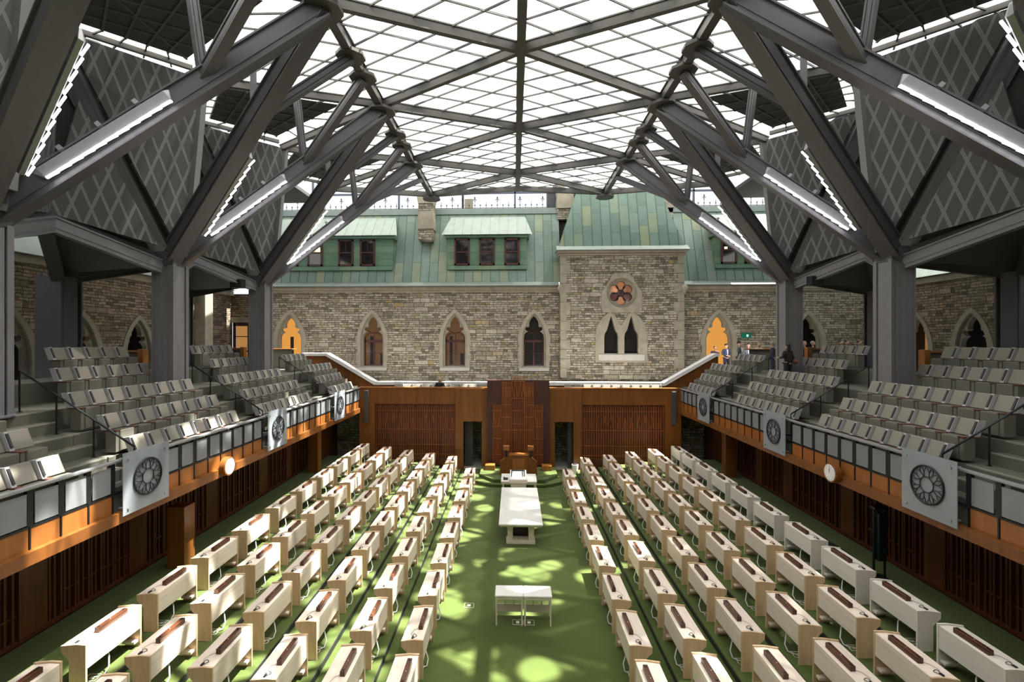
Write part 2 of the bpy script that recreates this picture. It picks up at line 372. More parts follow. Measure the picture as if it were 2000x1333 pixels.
for s, side in ((1, 'left'), (-1, 'right')):
    for r in range(6):
        ys = ([24.76+.03*r] if r else [])+[23.05-1.716*k+.055*r*(1 if k < 5 else .55) for k in range(9 if r < 4 else 10)]
        for k, yf in enumerate(ys):
            pale = (side == 'right' and r == 5)
            key = (s, pale)
            if key not in protos: o = protos[key] = make_desk(s, pale)
            else: o = copy_tree(protos[key])
            o.location = (-s*ROWX[r], yf-1.27, .15*r)
            tint = 'whitish' if pale else 'maple'
            tag(o, f'{tint} desk {side} of the centre aisle, {ORD[r]} row out, {ORD[k]} from the far end', 'desk', f'maple desks {side} of the aisle')

# ================================================================== SIDE GALLERIES
TIER = [3.85, 4.36, 4.87, 5.37, 5.90]
BACKX = [9.27, 9.90, 10.75, 12.35, 13.20]
def make_seat(flip=False):
    """faces +x, width along y from 0 to .545; origin x = backrest top. The arm console stands on the near side of each chair"""
    root = empty('theatre_chair')
    q = (lambda y: .545-y) if flip else (lambda y: y)
    MB().box(.24, .49, q(.02), q(.43), .06, .56).build('folded_seat', M['fabric_base'], root, .02)
    fn = lambda u, w, t: (u, t, w)
    MB().prism([(.12,.565),(.19,.575),(.06,.915),(-.015,.90)], fn, q(.018), q(.450)).build('backrest', M['fabric'], root, .012)
    MB().box(.22, .47, q(.445), q(.535), .06, .545).build('arm_pillar', M['fabric_base'], root, .006)
    MB().prism([(.46,.545),(.48,.550),(.48,.568),(.14,.573),(.14,.548)], fn, q(.40), q(.54)).build('armrest', M['armwood'], root, .004)
    c = MB().prism([(.13,.57),(.275,.58),(.135,.925),(.0,.91)], fn, q(.458), q(.535)).build('arm_console', M['console'], root, .006)
    MB().prism([(.235,.62),(.281,.63),(.165,.905),(.12,.895)], fn, q(.474), q(.519)).build('console_slot', M['black_matte'], c)
    return root
seatp = {}
blocks = {  # row: (y0, count)
 'nearest': {0: (7.96-.545, 3), 1: (7.96-.545, 3), 2: (7.96-.545, 3)},
 'near': {0: (10.66, 8), 1: (10.64, 8), 2: (10.65, 8), 3: (11.94, 6), 4: (12.63, 5)},
 'middle': {0: (16.08, 8), 1: (16.38, 8), 2: (16.48, 8), 3: (18.38, 6), 4: (18.50, 5)},
 'far': {0: (22.68, 6), 1: (22.70, 6), 2: (23.45, 6), 3: (24.30, 5)}}
rown = ['front row', 'second row up', 'third row up', 'fourth row up', 'top row']
for s, side in ((-1, 'left'), (1, 'right')):
    for bn, rows in blocks.items():
        for r, (y0, n) in rows.items():
            for k in range(n):
                if side not in seatp: o = seatp[side] = make_seat(side == 'left')
                else: o = copy_tree(seatp[side])
                y = y0+.545*k
                # left seats face +x; right seats face -x (turned half round, so their width runs the other way)
                o.location = (s*BACKX[r], y if s < 0 else y+.545, TIER[r]); o.rotation_euler = (0, 0, 0 if s < 0 else math.pi)
                tag(o, f'beige folding chair, {side} gallery {bn} block, {rown[r]}, {ORD[n-1-k]} from its far end', 'chair', f'folding chairs in the {side} gallery')
# end gallery seats
for side, x0, n in (('left', -7.10, 10), ('right', 2.62, 10)):
    for k in range(n):
        o = copy_tree(seatp['right']); o.rotation_euler = (0, 0, -math.pi/2); o.location = (x0+.545*k, 27.25, 3.62)
        tag(o, f'beige folding chair, end gallery {side} of the maroon canopy, {ORD[k]} from the left', 'chair', f'end gallery chairs {side} of the canopy')

# tiers
for s, side in ((-1, 'left'), (1, 'right')):
    stepx = [8.62, 9.42, 10.22, 11.10, 12.72, 14.4]
    prof = [(stepx[0], 3.30)]
    for r in range(5): prof += [(stepx[r], TIER[r]), (stepx[r+1], TIER[r])]
    prof += [(stepx[5], 3.30)]
    base = [(8.77, 3.30), (8.77, 3.85), (9.42, 3.85), (9.42, 4.36), (10.22, 4.36), (10.22, 4.87), (11.08, 4.87), (11.08, 5.37)]
    m = MB(); m.prism([(s*a, b) for a, b in base+[(12.75, 5.37), (12.75, 5.90), (14.2, 5.90), (14.2, 5.37), (17.2, 5.37), (17.2, 3.30)]], lambda u, w, t: (u, t, w), 3.0, 21.7)
    m.prism([(s*a, b) for a, b in base+[(17.2, 5.37), (17.2, 3.30)]], lambda u, w, t: (u, t, w), 21.7, 28.0)
    struct(m.build('floor_gallery', M['tier']))
    m = MB(); m.box(s*11.08, s*(21.0 if s < 0 else 23.5), 28.0, 31.9, 4.75, 5.05); m.box(s*17.2, s*(21.0 if s < 0 else 23.5), 3, 28.0, 4.75, 5.05)
    struct(m.build('floor_gallery', M['tier']))
    # stairs in the gaps
    for y0, y1, nm in ((9.12, 10.60, 'nearest'), (15.10, 16.02, 'middle'), (20.92, 22.62, 'far')):
        st = MB(); no = MB()
        for r in range(3):
            zx = stepx = [9.42, 10.22, 11.08][r]; zb = TIER[r]
            st.box(s*(zx-.30), s*(zx), y0+.03, y1-.03, zb-.01, zb+.26); no.box(s*(zx-.305), s*(zx-.27), y0+.03, y1-.03, zb+.235, zb+.268)
            no.box(s*(zx-.004), s*(zx+.04), y0+.03, y1-.03, zb+.485, zb+.515)
        t = empty('gallery_stairs', (0,0,0)); st.build('step', M['tier'], t, .004); no.build('nosing', M['tier_nose'], t)
        tag(t, f'grey-green carpeted steps climbing the {side} gallery beside the {nm} stair handrail', 'stairs', f'stair flights of the {side} gallery')
    # handrails
    for yr, nm, top in ((10.45, 'nearest', 11.54), (15.97, 'middle', 11.3), (22.25, 'farthest', 11.4)):
        t = empty('stair_handrail', (0,0,0)); m = MB()
        zt = lambda x: 4.62+(x-8.85)*.635
        m.tube([(s*8.83, yr, zt(8.83)), (s*top, yr, zt(top)), (s*top, yr, zt(top)-.02)], .022, 10); m.build('rail', M['black'], t, smooth=True)
        for xp, zf in ((9.78, 4.36), (10.66, 4.87), (top, 5.37)):
            m = MB(); m.tube([(s*xp, yr, zf), (s*xp, yr, zt(xp))], .019, 10); m.cyl((s*xp, yr, zf), .045, .012, n=12); m.build('post', M['black'], t, smooth=False)
        m = MB(); m.tube([(s*8.83, yr, zt(8.83)), (s*8.83, yr, 3.85)], .016, 8); m.build('post', M['black'], t)
        tag(t, f'slim dark handrail on the {side} gallery stairs, {nm} of three from the camera', 'handrail', f'{side} gallery handrails')
    # partitions behind the walkway
    for y, nm in ((15.6, 'near'), (21.6, 'middle')):
        t = empty('partition', (0,0,0))
        m = MB(); m.box(s*12.9, s*15.2, y+.05, y+.11, 5.37, 6.62); m.build('dark_panel', M['steel_dark'], t)
        m = MB(); m.box(s*12.9, s*15.2, y-.01, y+.17, 6.62, 6.68); m.build('top_rail', M['cherry_oiled'], t)
        m = MB(); m.box(s*12.72, s*12.9, y-.05, y+.2, 5.37, 6.72); m.build('end_post', M['cherry_oiled'], t, .005)
        tag(t, f'low partition with orange wood post at far end of the {side} gallery {nm} top rows', 'partition', f'{side} gallery partitions')
    # usher's desk behind the far block
    t = empty('reception_desk', (0,0,0))
    x0, x1 = (13.1, 15.3) if s < 0 else (12.9, 15.6)
    m = MB(); m.box(s*(x0+.12), s*(x1-.3), 27.35, 27.42, 5.37, 6.50); m.build('front_panel', M['fabric_base'], t, .01)
    m = MB(); m.box(s*x0, s*x1, 27.2, 27.75, 6.50, 6.56); m.build('counter_top', M['cherry_oiled'], t, .01)
    m = MB(); m.box(s*(x1-.3), s*x1, 27.25, 27.7, 5.37, 6.50); m.build('side_panel', M['cherry_oiled'], t, .01)
    tag(t, f'tall attendant desk with orange wood end behind the far block of the {side} gallery', 'desk')

# fascia / balustrade
PY = [7.09-.545*4+.545*i for i in range(0, 40)]
EMB = [10.45-6.05, 10.45, 16.42, 22.40]
for s, side in ((-1, 'left'), (1, 'right')):
    t = empty('gallery_balustrade', (0,0,0))
    X = lambda d: s*(8.70-d)      # d toward the chamber
    m = MB(); m.box(X(.10), X(-.05), 2.5, 26.05, 3.10, 3.34); m.build('ledge', M['cherry'], t, .008)
    m = MB(); m.box(X(.05), X(-.06), 2.5, 26.05, 4.40, 4.46); m.build('top_rail', M['steel_light'], t, .015)
    m = MB(); m.box(X(.0), X(-.06), 2.5, 26.05, 3.72, 3.76); m.build('mid_rail', M['black'], t)
    m = MB(); m.box(X(-.045), X(-.05), 2.5, 26.0, 3.34, 4.40); m.build('backing', M['black'], t) if False else None
    def near_embl(y): return any(abs(y-e) < .80 for e in EMB)
    y = 2.6
    ys = []
    segs = []
    for a, b in zip([2.6]+[e+.72 for e in EMB], [e-.72 for e in EMB]+[26.0]):
        n = max(1, round((b-a)/.545)); segs += [(a+(b-a)*i/n, a+(b-a)*(i+1)/n) for i in range(n)]
    for a, b in segs:
        if b < 6.5: continue
        m = MB(); m.box(X(-.01), X(-.035), a+.02, b-.02, 3.34, 3.72); m.build('wood_panel', M['cherry_oiled'], t, .003)
        m = MB(); m.box(X(.0), X(-.012), a+.09, b-.04, 3.78, 4.33); m.build('glass_panel', M['rail_glass'], t)
        m = MB(); m.box(X(.006), X(-.06), b-.055, b+.05, 3.76, 4.40); m.box(X(.006), X(-.06), b-.015, b+.015, 3.34, 3.76); m.build('post', M['black'], t)
    tag(t, f'{side} gallery balustrade of glass panels and dark posts above an orange wood band', 'balustrade')
    for i, e in enumerate(EMB[1:]):
        t = empty('emblem_plate', (s*8.53, e, 3.93))
        m = MB(); m.box(-.008, .008, -.67, .67, -.66, .67); m.build('glass_plate', M['plate_glass'], t)
        fx = -s*.03
        m = MB()
        for rr, th in ((.40, .020), (.165, .012)):
            m.tube([(fx, rr*math.cos(a), .02+rr*math.sin(a)) for a in [2*math.pi*k/40 for k in range(40)]], th, 6, closed=True)
        for k in range(8):
            a = 2*math.pi*(k+.5)/8
            for sg in (-1, 1):
                pts = []
                for j in range(9):
                    q = j/8; rr = .165+.235*q; w = sg*.16*math.sin(math.pi*q)*1.1
                    pts.append((fx, rr*math.cos(a+w*.9+sg*0), .02+rr*math.sin(a+w*.9)))
                m.tube(pts, .010, 5)
            for sg in (-1, 1):
                a2 = a+sg*math.pi/8*.98
                m.tube([(fx, .40*math.cos(a2), .02+.40*math.sin(a2)), (fx, .28*math.cos(a2-sg*.2), .02+.28*math.sin(a2-sg*.2)), (fx, .165*math.cos(a), .02+.165*math.sin(a))], .008, 5)
        m.build('rosette', M['black'], t, smooth=True)
        for a in (-.54, .54):
            for b in (-.53, .53):
                m = MB(); m.cyl((-.03 if s > 0 else -.18, a, b), .025, .21, 'x', 12); m.build('standoff_bolt', M['steel_light'], t)
        tag(t, f'frosted glass plate with round rosette on the {side} gallery front, {["nearest","middle","farthest"][i]} of three', 'emblem plate', f'rosette plates on the {side} gallery')
    # clock
    t = empty('wall_clock', (s*8.60, 13.45, 3.38))
    m = MB(); m.cyl((0 if s < 0 else -.16, 0, 0), .27, .16, 'x', 36); m.build('wooden_case', M['cherry'], t, .01)
    fx = .161 if s < 0 else -.161
    m = MB(); m.cyl((min(fx, fx), 0, 0), .225, .006 if s < 0 else -.006, 'x', 36); m.build('dial', M['white'], t)
    m = MB(); g = fx+(.008 if s < 0 else -.008)
    for k in range(12):
        a = 2*math.pi*k/12; m.beam((g, .17*math.sin(a), .17*math.cos(a)), (g, .20*math.sin(a), .20*math.cos(a)), .004, .012, (1,0,0))
    m.build('hour_mark', M['black_matte'], t)
    for ln, an, w in ((.11, 2, .014), (.165, -3, .009)):
        m = MB(); m.beam((g, 0, 0), (g, ln*math.sin(R(an)), ln*math.cos(R(an))), .004, w, (1,0,0)); m.build('clock_hand', M['black_matte'], t)
    tag(t, f'round white clock in a wooden case on the {side} gallery front', 'clock')
    # underside of gallery and slatted screens below
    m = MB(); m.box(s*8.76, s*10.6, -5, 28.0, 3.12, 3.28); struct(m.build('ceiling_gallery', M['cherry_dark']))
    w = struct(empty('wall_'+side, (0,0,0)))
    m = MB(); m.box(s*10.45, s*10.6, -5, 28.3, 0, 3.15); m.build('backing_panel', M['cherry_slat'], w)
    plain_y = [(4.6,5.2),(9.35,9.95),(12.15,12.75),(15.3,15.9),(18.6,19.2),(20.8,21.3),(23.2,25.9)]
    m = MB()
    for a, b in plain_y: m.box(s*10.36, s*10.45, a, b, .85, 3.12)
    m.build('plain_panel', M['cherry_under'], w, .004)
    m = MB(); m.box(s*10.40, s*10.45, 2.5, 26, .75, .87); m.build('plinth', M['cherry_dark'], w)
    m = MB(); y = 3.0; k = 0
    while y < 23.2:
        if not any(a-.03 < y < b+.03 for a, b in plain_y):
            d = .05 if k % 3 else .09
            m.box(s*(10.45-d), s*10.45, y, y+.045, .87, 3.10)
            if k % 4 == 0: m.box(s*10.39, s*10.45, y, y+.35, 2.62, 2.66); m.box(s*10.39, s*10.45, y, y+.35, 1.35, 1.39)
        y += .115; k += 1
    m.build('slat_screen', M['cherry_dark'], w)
# free-standing wood pillars
for s, x, y, nm in ((-1, 9.5, 12.9, 'near the third desk row of the camera'), (-1, 9.75, 22.4, 'far'), (1, 9.7, 22.4, 'far')):
    m = MB(); m.box(s*x-.25, s*x+.25, y-.22, y+.22, .75, 2.44 if y < 15 else 2.75)
    side = 'left' if s < 0 else 'right'
    lab = 'short orange-brown wood pillar beside the left desks, nearer of two' if y < 15 else (f'orange-brown wood pillar under the {side} gallery near the end wall')
    m.mi = 0; tag(m.build('wood_pillar', M['cherry'], bev=.01), lab, 'pillar')
# dark equipment stand on the right
t = empty('equipment_stand', (9.35, 12.9, .75))
m = MB(); m.box(-.20, .20, -.2, .2, 0, .05); m.build('base', M['black'], t, .01)
for a in (-.14, .14):
    m = MB(); m.tube([(a, 0, .05), (a, 0, 1.85)], .03, 10); m.build('upright', M['black'], t)
m = MB(); m.box(-.10, .12, -.12, .12, .5, 1.75); m.build('column_body', plain('bottle_green_metal', (.015,.03,.026), .3, .5), t, .03)
m = MB(); m.box(-.18, .16, -.1, .1, 1.84, 1.90); m.tube([(-.16, 0, 1.9), (0, 0, 1.97), (.14, 0, 1.9)], .02, 8); m.build('handle', M['black'], t)
tag(t, 'dark green metal stand on wheels beside the right screen wall', 'stand')

# ================================================================== END WALL (wood)
YW = 25.85
w = struct(empty('wall_end', (0,0,0)))
fnY = lambda u, w_, t: (u, t, w_)
def wbox(mat_, name, x0, x1, z0, z1, y0=YW, y1=YW+.18, bev=.004, par=None):
    m = MB(); m.box(x0, x1, y0, y1, z0, z1); return m.build(name, mat_, par or w, bev)
for s in (-1, 1):
    wbox(M['cherry'], 'upper_panel', s*3.40, s*7.85, 3.55, 4.42)
    wbox(M['cherry'], 'end_panel', s*7.85, s*8.72, .0, 4.42, YW, YW+.3)
    wbox(M['cherry_dark'], 'screen_backing', s*3.40, s*7.85, .0, 3.55, YW+.10, YW+.18)
    wbox(M['cherry_dark'], 'plinth', s*3.40, s*7.85, 0, .62, YW-.03, YW+.1)
    for x0, x1, z0, z1 in ((1.66, 1.97, 0, 4.42), (2.97, 3.40, 0, 4.42), (1.97, 2.97, 2.64, 4.42)):
        wbox(M['cherry'], 'door_surround', s*x0, s*x1, z0, z1, YW-.14, YW+.16)
    m = MB()                                                    # carved lattice screen
    n = 34
    for i in range(n+1):
        x = 3.46+(4.33)*i/n; m.box(s*x-.012, s*x+.012, YW+.04, YW+.10, .62, 3.50-.06*(i % 4 == 1)-.03*(i % 2))
    for i in range(12):
        xa = 3.50+i*.36
        for sg in (-1, 1): m.beam((s*(xa+.09), YW+.05, 3.0), (s*(xa+.09+sg*.075), YW+.05, 2.25), .02, .02, (0,1,0))
    for z in (3.18, 2.16, 1.32, .80): m.box(s*3.42, s*7.83, YW+.025, YW+.05, z, z+.025)
    m.build('lattice_screen', M['cherry_screen'], w)
    wbox(M['cherry_oiled'], 'top_cap', s*1.66, s*8.72, 4.42, 4.47, YW-.04, YW+.28)
    d = struct(empty('door_%d' % (1 if s < 0 else 2), (0,0,0)))
    m = MB(); m.box(s*1.97, s*2.97, 26.02, 26.05, 0, .02); m.build('threshold', M['sill'], d)
    m = MB()
    if s < 0: m.box(-2.96, -2.52, 26.5, 26.56, 0, 2.64)
    else: m.box(2.72, 2.96, 26.3, 26.36, 0, 2.64)
    m.build('door_leaf', M['steel_dark'], d)
m = MB(); m.box(-9.2, 9.2, 28.05, 28.3, 0, 3.3); struct(m.build('wall_end_stone', M['stone_dark']))
m = MB()
for s in (-1, 1): m.box(s*8.72, s*10.45, 27.2, 27.3, 0, 3.12)
struct(m.build('wall_end_stone', M['stone_dark']))
m = MB(); m.box(-3.2, 3.2, 26.0, 28.05, -.001, .012); struct(m.build('floor_lobby', M['sill']))
# black speakers hung on the end panels
for s, sd in ((-1, 'left'), (1, 'right')):
    m = MB(); m.box(s*8.18, s*8.42, YW-.16, YW-.01, 2.55, 4.30); tag(m.build('column_speaker', M['steel_dark'], bev=.02), f'tall slim dark loudspeaker on the {sd} end of the wooden end wall', 'speaker')
# gold badge in the right doorway
t = empty('wall_badge', (2.42, 28.0, 2.2)); m = MB()
m.tube([(.14*math.cos(a), 0, .20*math.sin(a)) for a in [R(110)+R(320)*k/20 for k in range(21)]], [.02+.03*math.sin(math.pi*k/20) for k in range(21)], 8)
m.build('ring', M['gold'], t, smooth=True); m = MB(); m.tube([(0,-.01,-.18), (.03,-.02,-.36)], .02, 8); m.build('tassel', M['steel_light'], t)
tag(t, 'golden oval wreath badge hanging in the right doorway', 'badge')
# white bin
t = empty('waste_bin', (3.0, 25.35, 0)); m = MB(); m.tube([(0,0,0), (0,0,.46)], [.15,.18], 16); m.build('bin_body', M['white'], t, smooth=False); m = MB(); m.tube([(0,0,.46),(0,0,.49)], .13, 14); m.build('opening', M['black_matte'], t)
tag(t, 'small white waste bin on the carpet beside the right doorway', 'bin')

# central canopy screen
t = empty('canopy_screen', (0, 0, 0))
m = MB(); m.box(-1.66, 1.66, 25.45, 25.84, 0, 4.9); m.build('back_board', M['maroon'], t, .006)
m = MB()
def bars(x0, x1, z0, z1, n, rails, splay=True):
    for i in range(n+1):
        x = x0+(x1-x0)*i/n; m.box(x-.014, x+.014, 25.37, 25.45, z0, z1)
    for z in rails: m.box(x0-.03, x1+.03, 25.355, 25.38, z-.014, z+.014)
    if splay:
        k = 3 if x1-x0 > .5 else 2
        for i in range(k):
            xa = x0+(x1-x0)*(i+.5)/k; wd = (x1-x0)/k*.42
            for sg in (-1, 1): m.beam((xa+sg*wd, 25.39, z1-.35), (xa+sg*.02, 25.39, z1-1.1), .022, .022, (0,1,0))
bars(-.36, .32, .5, 5.12, 8, (4.85, 3.94, 3.28, 2.58, 2.25))
for i in range(5): m.box(-.34+.16*i-.01, -.34+.16*i+.01, 25.37, 25.40, 4.9, 5.16)
m.box(-.40, .36, 25.37, 25.40, 5.02, 5.04)
for sg in (-1, 1):
    a, b = (-.84, -.42) if sg < 0 else (.36, .80)
    bars(a, b, .5, 4.80, 6, (4.49, 3.60, 2.94, 2.25))
    a, b = (-1.33, -.92) if sg < 0 else (.88, 1.29)
    bars(a, b, .4, 3.60, 5, (3.30, 2.45, 1.8, .95))
m.build('carved_tracery', M['cherry_screen'], t)
m = MB()
for a, b in ((-1.25,-1.0),(-.76,-.5),(-.22,.18),(.45,.7),(.96,1.2)): m.box(a, b, 25.42, 25.452, .9, 2.9)
m.build('inner_panel', M['cherry_dark'], t)
tag(t, 'dark maroon carved wooden canopy screen rising behind the speaker chair', 'canopy screen')
# dais
t = empty('dais', (0,0,0))
m = MB(); m.prism([(-1.95,25.4),(-1.95,23.9),(-1.2,23.0),(1.2,23.0),(1.95,23.9),(1.95,25.4)], lambda u, w_, q: (u, w_, q), 0, .30); m.build('upper_platform', M['carpet'], t)
m = MB(); m.prism([(-2.4,24.2),(-2.4,23.55),(-1.6,22.9),(-1.2,22.72),(1.2,22.72),(1.6,22.9),(2.4,23.55),(2.4,24.2)], lambda u, w_, q: (u, w_, q), 0, .14); m.build('lower_step', M['carpet'], t)
tag(t, 'green carpeted stepped platform below the wooden speaker lectern', 'platform')
# speaker's desk
t = empty('speaker_desk', (0, 23.75, .301))
m = MB(); m.prism([(-.46,0),(.46,0),(.46,.98),(-.46,.98)], lambda u, w_, q: (u, q, w_), 0, .5); m.build('front_panel', M['cherry'], t, .01)
m = MB(); m.box(-.30, .30, -.012, 0, .10, .84); m.build('raised_panel', M['cherry_oiled'], t, .006)
for sg in (-1, 1):
    m = MB(); m.prism([(sg*.47,0),(sg*.92,0),(sg*.92,.62),(sg*.78,.72),(sg*.56,.92),(sg*.47,.98)], lambda u, w_, q: (u, q, w_), .04, .5); m.build('side_wing', M['cherry'], t, .01)
    m = MB(); m.box(sg*.55, sg*.67, .12, .24, .75, 1.22); m.build('lamp_post', M['black'], t, .01)
    m = MB(); m.box(sg*.46, sg*.76, .05, .30, 1.22, 1.44); m.build('lamp_box', M['cherry_oiled'], t, .01)
m = MB(); m.box(-.48, .48, -.05, .5, .98, 1.02); m.build('desk_cap', M['cherry_oiled'], t, .008)
tag(t, 'large orange wood speaker desk with raised panel and two boxed lamps', 'desk')
for s, sd in ((-1, 'left'), (1, 'right')):
    m = MB(); m.box(s*1.22, s*1.72, 24.6, 25.05, .3, .56); tag(m.build('low_bench', M['cherry_oiled'], bev=.01), f'low orange wood bench on the {sd} of the green platform', 'bench', 'benches beside the speaker desk')
# clerk's desk and lectern
t = empty('clerk_desk', (0, 20.98, 0))
m = MB(); m.box(-.80, .78, 0, 1.25, .76, .81); m.build('desktop', M['stone_white'], t, .008)
m = MB(); m.box(-.78, .76, .02, 1.23, .68, .76); m.build('apron', M['cream'], t)
for a in (-.74, .70):
    for b in (.04, 1.16):
        m = MB(); m.box(a, a+.05, b, b+.05, 0, .68); m.build('leg', M['cream'], t, .004)
tag(t, 'white topped clerk desk behind the long white table', 'desk')
t = empty('lectern', (-.04, 20.72, 0))
m = MB(); m.prism([(-.24,0),(.24,0),(.36,.92),(-.36,.92)], lambda u, w_, q: (u, q, w_), 0, .20); m.build('pedestal', M['cream'], t, .006)
m = MB(); m.prism([(0,.92),(.85,1.12),(.85,1.17),(0,.97)], lambda u, w_, q: (q, u, w_), -.36, .36); m.build('sloped_top', M['stone_white'], t, .006)
m = MB(); m.prism([(-.02,.80),(.25,.80),(.30,.95),(-.02,.95)], lambda u, w_, q: (q, u, w_), -.39, .39); m.build('front_tray', M['maple_front'], t, .004)
m = MB()
for a, b in ((-.31,-.27),(.17,.21),(.25,.29)): m.prism([(.25,1.035),(.78,1.16),(.78,1.175),(.25,1.05)], lambda u, w_, q: (q, u, w_), a, b)
m.prism([(.72,1.145),(.80,1.165),(.80,1.185),(.72,1.165)], lambda u, w_, q: (q, u, w_), -.3, .3)
m.build('book_strap', M['black_matte'], t)
tag(t, 'pale lectern with sloped white top and dark straps at the table head', 'lectern')
t = empty('telephone', (-.6, 21.3, .81)); m = MB(); m.box(-.10, .10, -.12, .14, 0, .05); m.build('body', M['black_matte'], t, .01); m = MB(); m.box(-.10, -.05, -.11, .12, .05, .08); m.build('handset', M['black_matte'], t, .01)
tag(t, 'small black telephone on the left of the white clerk desk', 'telephone')
# long table
t = empty('long_table', (0, 18.2, 0))
m = MB(); m.box(-.75, .75, -2.03, 2.03, .725, .78); m.build('tabletop', M['stone_white'], t, .01)
m = MB(); m.box(-.70, .70, -1.97, 1.97, .66, .725); m.build('apron', M['cream'], t, .006)
for y0 in (-1.75, 1.45):
    for a in (-.46, .27):
        m = MB(); m.box(a, a+.19, y0, y0+.3, .12, .66); m.box(a-.02, a+.21, y0-.02, y0+.32, .55, .60); m.build('leg', M['cream'], t, .01)
    m = MB(); m.box(-.50, .50, y0-.05, y0+.36, 0, .12); m.build('base', M['cream'], t, .012)
m = MB(); m.box(-.27, .27, -1.3, 1.3, .10, .62); m.build('core_panel', M['black_matte'], t)
tag(t, 'long white stone topped table on cream legs in the centre aisle', 'table')
# page desks (pair)
def page_desk():
    t = empty('side_table')
    m = MB(); m.box(-.35, .35, 0, .50, .70, .755); m.build('tabletop', M['stone_white'], t, .02)
    m = MB(); m.box(-.33, .33, .015, .485, .645, .70); m.build('apron', M['cream'], t, .004)
    for a in (-.33, .295):
        for b in (.015, .45):
            m = MB(); m.box(a, a+.035, b, b+.035, 0, .645); m.build('leg', M['cream'], t, .003)
    m = MB(); m.box(-.30, .30, .455, .47, .10, .30); m.build('lower_panel', M['cream'], t, .003)
    for a in (-.12, .10):
        m = MB(); m.box(a, a+.03, .45, .48, .30, .645); m.build('slat', M['cream'], t)
    return t
a = page_desk(); a.location = (-.352, 11.68, 0); tag(a, 'small white topped cream table on the aisle, left one of the touching pair', 'table', 'pair of small white tables')
b = copy_tree(a); b.location = (.352, 11.68, 0); tag(b, 'small white topped cream table on the aisle, right one of the touching pair', 'table', 'pair of small white tables')
for x, y, lab in ((-.14, 11.85, 'square floor box in the carpet under the left small white table'), (.14, 11.85, 'square floor box in the carpet under the right small white table'), (-1.42, 12.55, 'square floor box in the carpet left of the small white tables')):
    t = empty('floor_box', (x, y, .001)); m = MB()
    for q in ((-.13,.13,-.11,-.10),(-.13,.13,.10,.11),(-.13,-.12,-.11,.11),(.12,.13,-.11,.11)): m.box(q[0], q[1], q[2], q[3], 0, .008)
    m.build('frame', M['cream'], t); m = MB(); m.box(-.04, .04, -.04, .04, 0, .01); m.build('socket_plate', M['white'], t)
    tag(t, lab, 'floor box')

# ================================================================== END GALLERY
m = MB(); m.box(-8.7, 8.7, 26.02, 28.3, 3.3, 3.62); struct(m.build('floor_gallery', M['tier']))
t = struct(empty('wall_end_parapet', (0,0,0)))
for s in (-1, 1):
    m = MB(); m.prism([(s*1.66,3.62),(s*8.45,3.62),(s*11.3,5.0),(s*(12.9 if s < 0 else 11.5),5.0),(s*(12.9 if s < 0 else 11.5),6.12),(s*11.35,6.12),(s*8.45,4.42),(s*1.66,4.42)], fnY, 27.85, 28.0); m.build('parapet_panel', M['cherry'], t)
    m = MB(); m.prism([(s*1.66,4.42),(s*8.45,4.42),(s*11.35,6.12),(s*(12.9 if s < 0 else 11.52),6.12),(s*(12.9 if s < 0 else 11.52),6.28),(s*11.30,6.28),(s*8.40,4.60),(s*1.66,4.60)], fnY, 27.72, 28.32); m.build('white_cap', M['white'], t, .006)
m = MB(); m.box(-1.66, 1.66, 27.0, 28.3, 3.62, 4.5); m.build('centre_box', M['cherry'], t)

# ================================================================== STONE WALLS with gothic windows
def smooth_loop(h): return [(-x, z) for x, z in h][::-1]+h if False else None
# opening, right half in metres from sill centre (x, z)
OPEN = [(.68,0),(.68,1.98),(.64,2.18),(.52,2.34),(.40,2.40),(.50,2.46),(.58,2.55),(.56,2.66),(.46,2.72),(.38,2.68),(.31,2.76),(.32,2.95),(.26,3.14),(.15,3.30),(0,3.44)]
REC = [(.80,-.02),(.80,1.75),(.78,2.05),(.70,2.45),(.56,2.85),(.36,3.22),(.16,3.48),(0,3.63)]
SUR = [(1.02,-.28),(1.02,.45),(1.10,.45),(1.10,.95),(1.02,.95),(1.02,1.5),(1.08,1.5),(1.08,2.0),(1.0,2.35),(.86,2.78),(.62,3.25),(.34,3.62),(.14,3.80),(0,3.90)]
def loop(h): return h+[(-x, z) for x, z in reversed(h) if x > 1e-6]
WALL_HOLES = []
def frame_at(origin, ang):
    """matrix whose local x runs along the wall, y into the wall, z up"""
    return Matrix.Translation(Vector(origin)) @ Matrix.Rotation(ang, 4, 'Z')
def ring(mb, outer, inner, y0, y1, ysl=None):
    """face between two loops at y0 (outer at y0, inner at y0) plus sides back to y1"""
    polys = [[Vector((u, w_, 0)) for u, w_ in outer], [Vector((u, w_, 0)) for u, w_ in inner]]
    tri = tessellate_polygon(polys); allp = outer+inner
    mb.add([(u, y0, w_) for u, w_ in allp], [tuple(q) for q in tri])
    for lp in (outer, inner):
        n = len(lp); mb.add([(u, y0, w_) for u, w_ in lp]+[(u, y1, w_) for u, w_ in lp], [(i, (i+1) % n, n+(i+1) % n, n+i) for i in range(n)])
    return mb
wn = [0]
